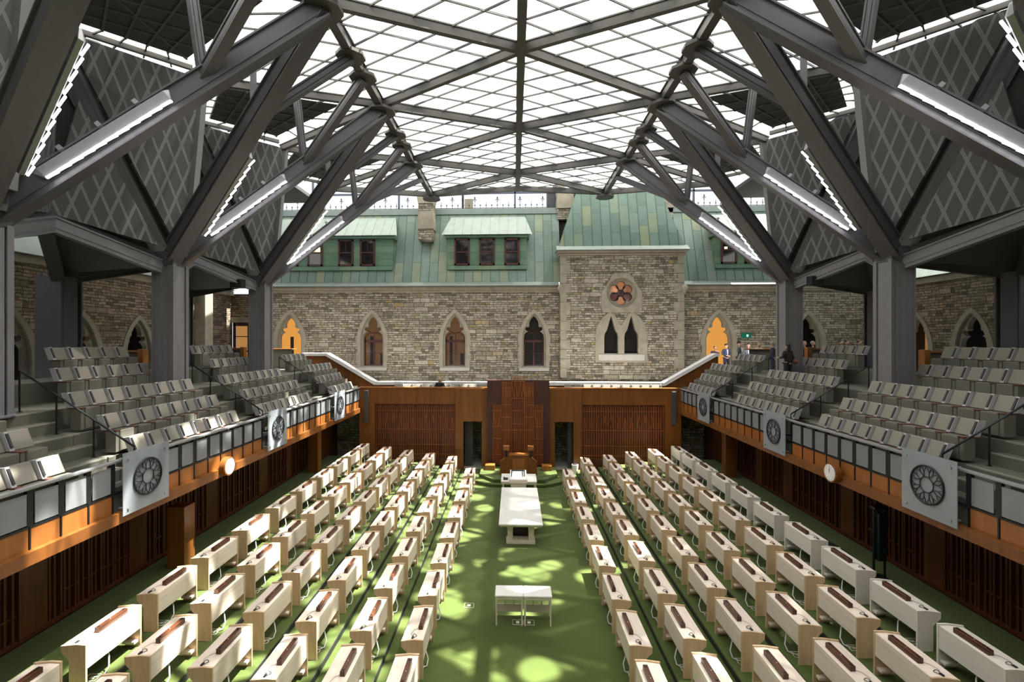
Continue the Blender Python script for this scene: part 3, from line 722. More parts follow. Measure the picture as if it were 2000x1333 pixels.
def gothic(origin, ang, kind, half=False, door=False):
    """kind: dark | amber | dim ; returns hole loop in wall coordinates (u, z)"""
    wn[0] += 1
    t = struct(empty(('door_%d' % (wn[0]+10)) if door else ('window_%d' % wn[0]), (0,0,0))); t.matrix_world = frame_at(origin, ang)
    dz = -.3 if door else 0; kx = 1.09 if door else 1.0
    sur, rec, op = [loop([(x*kx, z+(dz if i == 0 else 0)) for i, (x, z) in enumerate(q)]) for q in (SUR, REC, OPEN)]
    ring(MB(), sur, rec, -.05, .16).build('stone_surround', M['ashlar'], t)
    ring(MB(), rec, op, .15, .42).build('tracery', M['ashlar'], t)
    if not door:
        m = MB(); m.prism([(-.10,-.05),(.42,.06),(.42,-.02),(.3,-.25),(-.10,-.25)], lambda u, w_, q: (q, u, w_), -1.0, 1.0); m.build('sill', M['sill'], t, .008)
        m = MB(); yf = .44
        for x0, x1, z0, z1 in ((-.68,-.60,0,2.0),(.60,.68,0,2.0),(-.68,.68,0,.14),(-.68,.68,1.66,1.84),(-.05,.05,.14,1.66),(-.6,.6,.90,.925)): m.box(x0, x1, yf, yf+.06, z0, z1)
        m.tube([(-.05+.05, yf+.03, 1.84), (0, yf+.03, 2.22), (-.42, yf+.03, 2.48)], .022, 6); m.tube([(0, yf+.03, 2.22), (.42, yf+.03, 2.48)], .022, 6)
        m.tube([(-.66*math.cos(a)+0, yf+.03, 1.84+.5*math.sin(a)) for a in [math.pi*k/14 for k in range(15)]], .022, 6)
        m.build('window_frame', M['frame'], t)
        m = MB(); m.box(-.70, .70, .51, .515, 0, 3.45); m.build('pane', M['window_glass'], t)
    m = MB(); D = 1.6
    m.box(-1.3, 1.3, D, D+.05, dz-.05, 4.9); m.mi = 1
    m.box(-1.33, -1.3, .52, D, dz-.05, 4.9); m.box(1.3, 1.33, .52, D, dz-.05, 4.9); m.box(-1.3, 1.3, .52, D, 4.88, 4.9)
    bk = {'dark': M['interior'], 'amber': M['lit_amber'], 'dim': M['lit_dim']}[kind]
    m.build('room_beyond', [bk, M['interior'] if kind != 'amber' else M['cream']], t)
    if kind == 'dim' or (door and kind == 'amber' and origin[0] < 0):
        m = MB(); m.box(-.5, -.30, 1.2, 1.3, dz, 2.1); m.box(.25, .5, 1.1, 1.3, dz, .9); m.build('furniture_silhouette', M['black_matte'], t)
    return sur
def wall_with_holes(name, origin, ang, u0, u1, z0, z1, holes, material, extra=None):
    outer = [(u0, z0), (u1, z0), (u1, z1), (u0, z1)]
    loops = [outer]+holes; allp = [p for l in loops for p in l]
    tri = tessellate_polygon([[Vector((u, w_, 0)) for u, w_ in l] for l in loops])
    m = MB(); m.add([(u, 0, w_) for u, w_ in allp], [tuple(q) for q in tri])
    o = m.build(name, material); o.matrix_world = frame_at(origin, ang); return struct(o)
def shift(lp, du, dz): return [(u*.995+du, w_*.995+dz) for u, w_ in lp]
# back stone wall
YS = 32.0
holes = []
for x, z, kind, door in ((-15.58, 5.20, 'amber', True), (-9.85, 5.24, 'dim', False), (-4.22, 5.24, 'dim', False), (1.12, 5.24, 'dark', False), (13.28, 5.20, 'amber', True), (19.02, 5.1, 'dark', True)):
    lp = gothic((x, YS, z), 0, kind, door=door); holes.append(shift(lp, x, z))
wall_with_holes('wall_far', (0, YS, 0), 0, -18.0, 23.5, 0, 10.45, holes, M['stone'])
# left recessed part with a square window
m = MB(); struct(wall_with_holes('wall_far', (0, 34.2, 0), 0, -21.0, -18.0, 0, 10.45, [[(-20.9,5.0),(-18.6,5.0),(-18.6,8.35),(-20.9,8.35)]], M['stone_side']))
m = MB(); m.box(-18.05, -18.0, 32.0, 34.2, 0, 10.45); struct(m.build('wall_far', M['stone_side']))
wn[0] += 1; t = struct(empty('window_%d' % wn[0], (0,0,0)))
m = MB()
for q in ((-20.9,-20.7,5,8.35),(-18.8,-18.6,5,8.35),(-20.9,-18.6,8.1,8.35),(-20.9,-18.6,5,5.2),(-19.8,-19.7,5,8.2),(-20.9,-18.6,6.2,6.3),(-20.9,-18.6,7.3,7.36)): m.box(q[0], q[1], 34.25, 34.35, q[2], q[3])
m.build('window_frame', M['frame'], t)
m = MB(); m.box(-21.2, -18.4, 35.2, 35.3, 4.8, 8.6); m.build('room_beyond', emit('lit_room', (1,.48,.15), .42), t)
m = MB(); m.box(-21.1, -18.4, 34.1, 34.3, 8.35, 8.75); m.build('lintel', M['ashlar'], t, .02)
# side walls
holes = []
for y, kind in ((25.6, 'dark'), (22.1, 'dim'), (18.8, 'dark'), (15.2, 'dark')):
    lp = gothic((-21.0, y, 4.55), R(90), kind, door=True); holes.append(shift(lp, y, 4.55))
wall_with_holes('wall_left_stone', (-21.0, 0, 0), R(90), -5, 34.2, 0, 10.45, holes, M['stone_side'])
holes = []
for y, kind in ((29.1, 'dim'), (25.7, 'dark'), (22.0, 'dark')):
    lp = gothic((23.5, y, 4.85), R(-90), kind, door=True); holes.append(shift(lp, -y, 4.85))
wall_with_holes('wall_right_stone', (23.5, 0, 0), R(-90), -32.0, 5, 0, 10.45, holes, M['stone_side'])
m = MB(); m.box(-21, 23.5, -5.2, -5, 0, 16.5); struct(m.build('wall_near', M['stone']))
m = MB(); m.box(-21.0, -20.3, 30.2, 31.0, 4.8, 10.45); struct(m.build('trim_2', M['ashlar']))
# cornices and eaves
def cornice(pts, name='trim_3'):
    """pts: path; profile stacked boxes swept as beams"""
    for a, b in zip(pts, pts[1:]):
        m = MB()
        m.beam(a, b, .36, .16); m.build(name, M['cornice']); 
for (a, b) in (((-18.0, 31.92), (2.75, 31.92)), ((10.9, 31.92), (23.5, 31.92))):
    t = struct(empty('trim_3', (0,0,0)))
    m = MB(); m.box(a[0], b[0], 31.86, 32.1, 10.30, 10.42); m.box(a[0], b[0], 31.78, 32.1, 10.42, 10.66); m.build('stone_cornice', M['cornice'], t, .03)
    m = MB(); m.prism([(31.55,10.70),(31.62,10.66),(32.1,10.66),(32.1,11.02)], lambda u, w_, q: (q, u, w_), a[0], b[0]); m.build('eave_gutter', M['copper_flat'], t)
for x, s in ((-21.0, 1), (23.5, -1)):
    t = struct(empty('trim_4', (0,0,0)))
    m = MB(); m.box(x-.1*s, x+.22*s, -5, 34.2, 10.30, 10.64); m.build('stone_cornice', M['cornice'], t, .03)
    m = MB(); m.prism([(x+.5*s,10.66),(x-.6*s,10.66),(x-3.0*s,15.5),(x-2.9*s,15.6)], lambda u, w_, q: (u, q, w_), -5, 34.2); m.build('copper_roof', M['copper_flat'], t)
# mansard roof of the far range. local: x along, y up the slope (after rotating)
def slope(name, x0, x1, p0, p1, material, parent=None, seams=.60, xt0=None, xt1=None):
    """sheet from (y,z)=p0 to p1, with raised standing seams; object local x = up the slope, y = along, for the sheet pattern"""
    (ya, za), (yb, zb) = p0, p1; ln = math.hypot(yb-ya, zb-za); xt0 = x0 if xt0 is None else xt0; xt1 = x1 if xt1 is None else xt1
    up = Vector((0, yb-ya, zb-za)).normalized(); al = Vector((1,0,0)); nm = al.cross(up)
    if nm.y > 0: nm = -nm
    mt = Matrix(((up.x, al.x, nm.x, 0), (up.y, al.y, nm.y, ya), (up.z, al.z, nm.z, za), (0,0,0,1)))
    m = MB(); m.add([(0,x0,0),(0,x1,0),(ln,xt1,0),(ln,xt0,0)], [(0,1,2,3)])
    m.add([(0,x0,-.1),(0,x1,-.1),(ln,xt1,-.1),(ln,xt0,-.1)], [(0,3,2,1)])
    x = math.ceil(x0/seams)*seams
    while x < x1:
        f0 = 0.; f1 = ln
        if x < xt0: f1 = ln*(x-x0)/max(1e-6, xt0-x0)
        if x > xt1: f1 = min(f1, ln*(x1-x)/max(1e-6, x1-xt1))
        m.box(0, f1, x-.010, x+.010, 0, .022); x += seams
    o = m.build(name, material, parent); o.matrix_world = mt; return o
M['copper'] = copper('patinated_copper', (0,0,0), GR)
rf = struct(empty('roof_far', (0,0,0)))
E0, E1 = (32.05, 11.0), (33.6, 16.0)
slope('copper_slope', -21.5, 2.9, E0, E1, M['copper'], rf); slope('copper_slope', 10.8, 23.5, E0, E1, M['copper'], rf)
m = MB(); m.box(-21.5, 24, 33.5, 33.9, 15.95, 16.35); m.build('ridge_flashing', M['copper_flat'], rf)
m = MB(); m.box(-21.5, 24, 33.7, 33.8, 11.2, 15.95); m.build('backing', M['interior'], rf)
# projecting bay
bay = struct(empty('wall_far_bay', (0,0,0)))
BX0, BX1, BY = 2.85, 10.80, 31.4
outer = [(BX0, 4.5), (BX1, 4.5), (BX1, 12.6), (BX0, 12.6)]
RC = (6.80, 10.15); rr = 1.02
circ = [(RC[0]+rr*math.cos(2*math.pi*k/40), RC[1]+rr*math.sin(2*math.pi*k/40)) for k in range(40)]
LAN = [(.44,0),(.44,1.12),(.40,1.35),(.30,1.50),(.25,1.62),(.16,1.95),(.07,2.3),(0,2.5)]
lan = [[(cx+u, 6.15+w_) for u, w_ in loop(LAN)] for cx in (6.12, 7.42)]
tri_l = [outer, circ]+lan
m = MB(); allp = [p for l in tri_l for p in l]
m.add([(u, BY, w_) for u, w_ in allp], [tuple(q) for q in tessellate_polygon([[Vector((u, w_, 0)) for u, w_ in l] for l in tri_l])])
m.box(BX0, BX0+.05, BY, 32.2, 4.5, 12.6); m.box(BX1-.05, BX1, BY, 32.2, 4.5, 12.6)
o = m.build('stone_face', M['stone'], bay)
m = MB()
for sx, k in ((BX0, 1), (BX1, -1)):
    for i in range(13): m.box(sx-.03*k, sx+(.62 if i % 2 else .38)*k, BY-.03, BY+.3, 4.6+i*.62, 4.6+i*.62+.60)
m.build('corner_quoin', M['ashlar'], bay, .01)
# rose surround
so = [(5.62,8.85),(5.50,9.1),(5.50,10.25),(5.72,10.5),(6.15,11.25),(6.30,11.42),(7.30,11.42),(7.45,11.25),(7.88,10.5),(8.1,10.25),(8.1,9.1),(7.98,8.85)]
m = MB(); circ2 = [(RC[0]+.98*math.cos(2*math.pi*k/40), RC[1]+.98*math.sin(2*math.pi*k/40)) for k in range(40)]
ring(m, so, circ2, BY-.06, BY+.35)
m.build('rose_surround', M['ashlar'], bay)
lobes = []
m = MB(); inner = []
for k in range(120):
    a = 2*math.pi*k/120; q = ((a-math.pi/2) % (math.pi/3))-math.pi/6
    q = abs(((a-math.pi/2+math.pi/6) % (math.pi/3))-math.pi/6); r_ = .50*math.cos(q)+math.sqrt(max(0, .30**2-(.50*math.sin(q))**2))
    inner.append((RC[0]+r_*math.cos(a), RC[1]+r_*math.sin(a)))
ring(m, circ2, inner, BY+.14, BY+.35); m.build('foil_tracery', M['ashlar'], bay)
wn[0] += 1; t = struct(empty('window_%d' % wn[0], (0,0,0)))
for k in range(6):
    a = math.pi/2+k*math.pi/3; c = (RC[0]+.5*math.cos(a), RC[1]+.5*math.sin(a))
    m = MB(); m.cyl((c[0], BY+.30, c[1]), .31, .02, 'y', 24); m.build('rose_pane', M['rose_glass'] if k in (0,1,3,5) else M['rose_glass_dark'], t)
m = MB(); m.cyl((RC[0], BY+.315, RC[1]), .42, .02, 'y', 24); m.build('rose_pane', M['rose_glass_dark'], t)
m = MB()
for k in range(6):
    a = math.pi/2+k*math.pi/3; c = (RC[0]+.5*math.cos(a), RC[1]+.5*math.sin(a))
    m.tube([(c[0]+.29*math.cos(b), BY+.27, c[1]+.29*math.sin(b)) for b in [2*math.pi*j/20 for j in range(20)]], .022, 5, closed=True)
    a2 = a+math.pi/6; m.tube([(RC[0], BY+.27, RC[1]), (RC[0]+.47*math.cos(a2), BY+.27, RC[1]+.47*math.sin(a2))], .018, 5)
m.build('lead_tracery', M['black'], t)
# twin lancets
m = MB()
for cx, sg in ((6.12, -1), (7.42, 1)):
    o_l = [(cx+sg*-.65, 5.6), (cx+sg*1.02, 5.6), (cx+sg*1.02, 7.3), (cx+sg*.90, 8.0), (cx+sg*.55, 8.55), (cx+sg*.1, 8.9), (cx+sg*-.2, 8.75), (cx+sg*-.65, 8.0)]
    ring(m, o_l, [(cx+u*1.04, 6.15+w_*1.0) for u, w_ in loop(LAN)], BY-.05, BY+.3)
m.build('lancet_surround', M['ashlar'], bay)
m = MB(); m.prism([(BY-.14,6.12),(BY+.3,6.2),(BY+.3,5.75),(BY-.10,5.72)], lambda u, w_, q: (q, u, w_), 5.3, 8.25); m.build('lancet_sill', M['sill'], bay, .01)
for cx in (6.12, 7.42):
    wn[0] += 1; t = struct(empty('window_%d' % wn[0], (0,0,0)))
    m = MB(); m.box(cx-.5, cx+.5, BY+.27, BY+.29, 6.1, 8.7); m.build('pane', M['dark_glass'], t)
# bay cornice + steep roof
m = MB(); m.box(2.70, 10.95, BY-.10, 32.2, 12.60, 12.76); m.box(2.62, 11.03, BY-.22, 32.2, 12.76, 12.92); m.build('bay_cornice', M['cornice'], bay, .03)
m = MB(); m.prism([(BY-.34,12.93),(BY-.28,12.90),(32.4,12.90),(BY+.16,13.28)], lambda u, w_, q: (q, u, w_), 2.55, 11.10); m.build('bay_gutter', M['copper_flat'], bay)
slope('bay_roof', 2.75, 10.90, (BY+.10, 13.22), (32.9, 18.0), copper('dark_patina_copper', (0,0,0), [(.075,.135,.105),(.095,.16,.13),(.115,.185,.15),(.17,.21,.11)], .62, 1.5), bay, .62, 4.3, 9.4)
m = MB()
for xa, xb in ((2.75, 4.3), (10.90, 9.4)):
    m.add([(xa, BY+.10, 13.22), (xb, 32.9, 18.0), (xb, 34.5, 18.0), (xa, 34.5, 13.22)], [(0,1,2,3)])
m.build('bay_roof_side', M['copper_flat'], bay)
for x in (2.85, 10.85):
    m = MB(); m.ell((x, BY-.0, 10.45), (.22,.22,.24), 10, 8); m.ell((x, BY-.02, 10.25), (.13,.13,.15), 8, 6); m.build('carved_corbel', M['ashlar'], bay, smooth=True)
# dormers
dn = 0
for x0, x1, wins, lit in ((-17.6, -8.5, (-15.6, -13.9, -11.75, -10.25), (1,1,0,0)), (-4.75, .65, (-3.75, -2.05, -.35), (0,0,0)), (13.15, 21.5, (14.05, 15.6, 17.55, 18.6), (2,0,0,2))):
    dn += 1; t = struct(empty('trim_%d' % (4+dn), (0,0,0)))
    m = MB(); m.box(x0, x1, 32.28, 33.6, 11.85, 14.15); m.build('dormer_wall', M['copper_wall'], t)
    m = MB(); m.prism([(32.20,11.85),(32.30,11.85),(32.30,12.12),(32.24,12.12)], lambda u, w_, q: (q, u, w_), x0, x1); m.build('dormer_apron', M['copper_wall'], t)
    m = MB(); m.box(x0-.15, x1+.15, 32.05, 33.0, 14.02, 14.16); m.build('dormer_fascia', M['copper_wall'], t)
    slope('dormer_roof', x0-.35, x1+.35, (31.95, 14.18), (33.5, 15.75), M['copper_dormer'], t, .62, x0+.1, x1-.1)
    for x, l in zip(wins, lit):
        wn[0] += 1; wi = struct(empty('window_%d' % wn[0], (x, 32.26, 12.15)))
        m = MB()
        for q in ((-.52,-.40,0,1.80),(.40,.52,0,1.80),(-.52,.52,0,.12),(-.52,.52,1.68,1.80),(-.42,.42,.86,.94),(-.02,.02,.94,1.7)): m.box(q[0], q[1], -.06, .03, q[2], q[3])
        m.build('window_frame', M['frame'], wi, .004)
        m = MB(); m.box(-.42, .42, -.02, -.005, .1, 1.7); m.build('pane', M['dark_glass'], wi)
        if l:
            m = MB()
            if l == 1: m.box(-.30, .36, -.035, -.022, .98, 1.28)
            else: m.box(-.30, -.10, -.035, -.022, .98, 1.12)
            m.build('lamp_glow', M['lit_spark'], wi)
# chimneys
for x, y, w2, z0, z1, lab in ((-6.25, 32.75, .5, 13.9, 17.6, 'a'), (3.35, 33.8, .55, 15.5, 18.2, 'b'), (10.3, 34.0, .5, 15.5, 18.2, 'c')):
    t = empty('chimney', (x, y, 0))
    m = MB(); m.box(-w2, w2, -.5, .6, z0, z1-1.2); m.build('stone_stack', M['stone'], t)
    m = MB(); m.prism([(-w2-.05,z0+.75),(w2+.05,z0+.75),(w2+.05,z0+1.4),(w2-.06,z0+1.95),(-w2+.06,z0+1.95),(-w2-.05,z0+1.4)], lambda u, w_, q: (u, q, w_), -.58, .62); m.build('stone_band', M['ashlar'], t, .01)
    m = MB(); m.prism([(-w2,z1-1.2),(w2,z1-1.2),(w2+.08,z1-.8),(w2-.05,z1-.3),(w2-.05,z1),(-w2+.05,z1),(-w2+.05,z1-.3),(-w2-.08,z1-.8)], lambda u, w_, q: (u, q, w_), -.55, .6); m.build('stone_cap', M['ashlar'], t, .01)
    tag(t, {'a': 'stone chimney between the two left dormers of the green copper roof', 'b': 'dark stone chimney rising just left of the tall copper bay roof', 'c': 'stone chimney just right of the tall copper bay roof'}[lab], 'chimney')
# iron cresting
t = empty('roof_cresting', (0,0,0)); m = MB()
m.box(-17.5, 2.6, 33.69, 33.72, 16.42, 16.45); m.box(11.2, 20, 33.69, 33.72, 16.42, 16.45); m.build('lower_rail', M['iron'], t)
m = MB(); x = -17.4
k = 0
while x < 20:
    if not (2.6 < x < 11.2 or -6.9 < x < -5.6):
        big = k % 4 == 0
        h = (.78, .35, .5, .35)[k % 4]
        m.box(x-.012, x+.012, 33.69, 33.72, 16.35, 16.35+h)
        m.add([(x-.06,33.7,16.62),(x,33.69,16.55),(x+.06,33.7,16.62),(x,33.72,16.70)], [(0,1,2,3)])
        if big:
            z = 16.35+h; m.box(x-.12, x+.12, 33.69, 33.72, z-.12, z-.08); m.add([(x-.06,33.7,z),(x,33.7,z-.1),(x+.06,33.7,z),(x,33.7,z+.14)], [(0,1,2,3)])
            m.beam((x, 33.7, z-.25), (x+.1, 33.7, z-.14), .02, .02); m.beam((x, 33.7, z-.25), (x-.1, 33.7, z-.14), .02, .02)
    x += .40; k += 1
m.build('finial_row', M['iron'], t)
tag(t, 'thin dark iron cresting along the ridge of the copper roof', 'cresting')
# clerestory frame between roof edge and cresting
t = struct(empty('window_60', (0,0,0))); m = MB()
m.box(-17.8, 20, 33.95, 34.07, 17.52, 17.64)
for x in (-14.8, -8.5, -.15, 12.4, 17.6): m.box(x-.06, x+.06, 33.95, 34.07, 16.2, 19)
m.box(-17.8, -17.4, 33.5, 34.2, 16.2, 19); m.build('clerestory_frame', plain('blue_grey_metal', (.05,.06,.10), .4, .3), t)
m = MB(); m.box(2.1, 4.5, 34.0, 34.2, 16.2, 18.4); m.box(10.0, 11.6, 34.0, 34.2, 16.2, 18.4); m.build('dark_panel', plain('navy_panel', (.03,.035,.05), .5), t)
# items on the roof seen through the clerestory
t = empty('roof_vent_box', (-3.5, 34.6, 16.35)); m = MB(); m.box(-.3, .3, -.2, .2, 0, .95); m.build('housing', M['ashlar'], t); m = MB(); m.tube([(-.45,0,0), (-.45,0,1.3)], .08, 8); m.build('dark_pipe', M['black'], t)
tag(t, 'small box and dark pipe on the roof outside the clerestory glass', 'roof vent')

# ================================================================== ROOF
def zr(x):
    x = abs(x)
    return 16.5-.3*x/5.3 if x < 5.3 else 16.2-.45*(x-5.3)/5.3
HP = 2.8; YC = [-7.2, -1.6, 4.0, 9.6, 15.2, 20.8, 26.4]; YEND = 29.2
P = lambda x, y, dz=0: (x, y, zr(x)+dz)
ce = struct(empty('ceiling', (0,0,0)))
# glass: centre field
m = MB()
yn = -7.2+HP
for sgn in (-1, 1):
    m.add([P(0,-6), P(sgn*5.3,-6), P(sgn*5.3,YEND), P(0,YEND)], [(0,1,2,3)])
m.build('glass_field', M['roof_glass'], ce)
for s, gm in ((-1, 'roof_glass_plain'), (1, 'roof_glass')):  # made-up clear sun spots on the right side only
    m = MB()
    for yc in YC:
        # triangle pointing outward: N(yc-HP) N(yc+HP) A(yc)
        m.add([P(s*5.3, yc-HP), P(s*5.3, min(yc+HP, YEND)), P(s*10.6, yc)], [(0,1,2)])
    m.build('glass_field', M[gm], ce)
# dark rhombus panels: N, A, K, A'
KX = 12.9
for i, yc in enumerate(YC[1:-1]):
    for s in (-1, 1):
        yk = yc+HP
        nn = Vector((s*5.3, yk, 0)); a0 = Vector((s*10.6, yc, 0)); a1 = Vector((s*10.6, yc+2*HP, 0)); kk = Vector((s*KX, yk, 0))
        cen = (nn+a0+a1+kk)/4
        outer = [nn, a0, kk, a1]
        inn = [Vector((s*6.9, yk, 0)), Vector((s*10.35, yk-1.95, 0)), Vector((s*12.0, yk, 0)), Vector((s*10.35, yk+1.95, 0))]
        m = MB()
        o3 = [P(p.x, p.y, .02) for p in outer]; i3 = [P(p.x, p.y, .0) for p in inn]
        m.add(o3+i3, [(0,1,5,4),(1,2,6,5),(2,3,7,6),(3,0,4,7)]); m.build('edge_glass', M['roof_glass_plain'], ce)
        m = MB(); i4 = [P(p.x, p.y, -.02) for p in inn]; i5 = [P(p.x, p.y, .12) for p in inn]
        m.add(i4+i5, [(0,1,2,3),(7,6,5,4),(0,4,5,1),(1,5,6,2),(2,6,7,3),(3,7,4,0)])
        m.build('dark_panel', M['ceiling_dark'], ce)
        m = MB()
        for f in (.2,.4,.6,.8):
            for (pa, pb), (pc, pd) in (((inn[0], inn[1]), (inn[3], inn[2])), ((inn[0], inn[3]), (inn[1], inn[2]))):
                u = pa.lerp(pb, f); v = pc.lerp(pd, f)
                if (u-v).length > .5: m.beam(P(u.x, u.y, -.04), P(v.x, v.y, -.04), .06, .05)
        m.beam(P(inn[1].x, inn[1].y, -.04), P(inn[3].x, inn[3].y, -.04), .06, .05)
        m.build('panel_rib', M['ceiling_rib'], ce)
        m = MB()
        mid = [o_.lerp(i_, .5) for o_, i_ in zip(outer, inn)]
        for j in (1, 2):
            m.beam(P(mid[j].x, mid[j].y, -.05), P(mid[(j+1) % 4].x, mid[(j+1) % 4].y, -.05), .12, .16)
        for j in range(4):
            for f in (.2,.4,.6,.8):
                a = outer[j].lerp(outer[(j+1) % 4], f); b = inn[j].lerp(inn[(j+1) % 4], f); m.beam(P(a.x, a.y, -.02), P(b.x, b.y, -.02), .04, .05)
        m.build('edge_beam', M['roof_beam'], ce)
# main beams
def rb(name, a, b, w_, h, off=-.16): 
    m = MB(); a = Vector(a); b = Vector(b); a.z += off; b.z += off
    m.beam(a, b, w_*.62, h); m.beam(a-Vector((0,0,h/2)), b-Vector((0,0,h/2)), w_, h*.16); m.beam(a+Vector((0,0,h/2)), b+Vector((0,0,h/2)), w_, h*.16); return m.build(name, M['roof_beam'], ce)
rb('ridge_beam', P(0,-6), P(0,YEND), .26, .34)
for s in (-1, 1):
    rb('side_beam', P(s*5.3,-6), P(s*5.3,YEND), .26, .36)
for yc in YC:
    for s in (-1, 1):
        for d in (-1, 1):
            y1 = yc+d*HP
            rb('diagonal_beam', P(0,yc), P(s*5.3,y1), .17, .28)
            if y1 <= YEND-.1 or yc < 26: rb('diagonal_beam', P(s*5.3,y1), P(s*10.6,yc), .17, .24)
            elif yc > 26: rb('diagonal_beam', P(s*5.3,y1), P(s*10.6,yc), .17, .24)
for yc in YC:
    for s in (-1, 1):
        m = MB(); m.prism([(.55*math.cos(a)+s*5.3, .55*math.sin(a)+yc+HP) for a in [R(22.5+45*k) for k in range(8)]], lambda u, w_, q: (u, w_, q), 15.72, 15.82); m.build('node_plate', M['roof_beam'], ce)
m = MB(); 
for s in (-1, 1): m.beam(P(0,YEND,-.15), P(s*5.3,YEND,-.15), .2, .3); m.beam(P(s*5.3,YEND,-.15), P(s*10.6,YEND-HP,-.15), .2, .3)
m.build('edge_beam', M['roof_beam'], ce)
# glazing bars: parallels to both diagonals, five per module
m = MB(); st = 2*HP/5
def clip(xa, ya, xb, yb):
    lo, hi = -6, YEND
    if ya > yb: xa, ya, xb, yb = xb, yb, xa, ya
    if yb < lo or ya > hi: return None
    if ya < lo: f = (lo-ya)/(yb-ya); xa += (xb-xa)*f; ya = lo
    if yb > hi: f = (hi-ya)/(yb-ya); xb = xa+(xb-xa)*f; yb = hi
    return xa, ya, xb, yb
k = -20
while True:
    yb0 = YC[0]+k*st
    if yb0 > 36: break
    if k % 5:
        for s in (-1, 1):
            for d in (-1, 1):
                c = clip(0, yb0, s*5.3, yb0+d*HP)
                if c: m.beam(P(c[0], c[1], -.04), P(c[2], c[3], -.04), .032, .06)
    k += 1
for yc in YC:                                         # outward triangles
    for s in (-1, 1):
        for j in range(1, 5):
            f = j/5
            for d in (-1, 1):
                c = clip(s*5.3, yc+d*HP-d*2*HP*f, s*(5.3+5.3*(1-f)), yc-d*HP*f+d*0)
                # bars parallel to the two outer edges
                if c: m.beam(P(c[0], c[1], -.04), P(c[2], c[3], -.04), .032, .06)
m.build('glazing_bar', M['mullion'], ce)
# opaque side roofs added to block light; added glass strip lights the stone walls
m = MB()
for s in (-1, 1):
    m.box(s*13.0, (-19.6 if s < 0 else 22.1), -6, 30.5, 16.0, 16.2)
m.build('side_roof', M['ceiling_dark'], ce)
m = MB()
for s in (-1, 1): m.add([((-19.6 if s < 0 else 22.1),-6,16.1),(s*25,-6,16.1),(s*25,34,16.1),((-19.6 if s < 0 else 22.1),34,16.1)], [(0,1,2,3)])
m.build('side_glass', M['roof_glass_plain'], ce)
m = MB(); m.add([(-16.8,YEND+.2,17.2),(16.8,YEND+.2,17.2),(16.8,36,19.5),(-16.8,36,19.5)], [(0,1,2,3)])
m.build('rear_glass', M['roof_glass_plain'], ce)

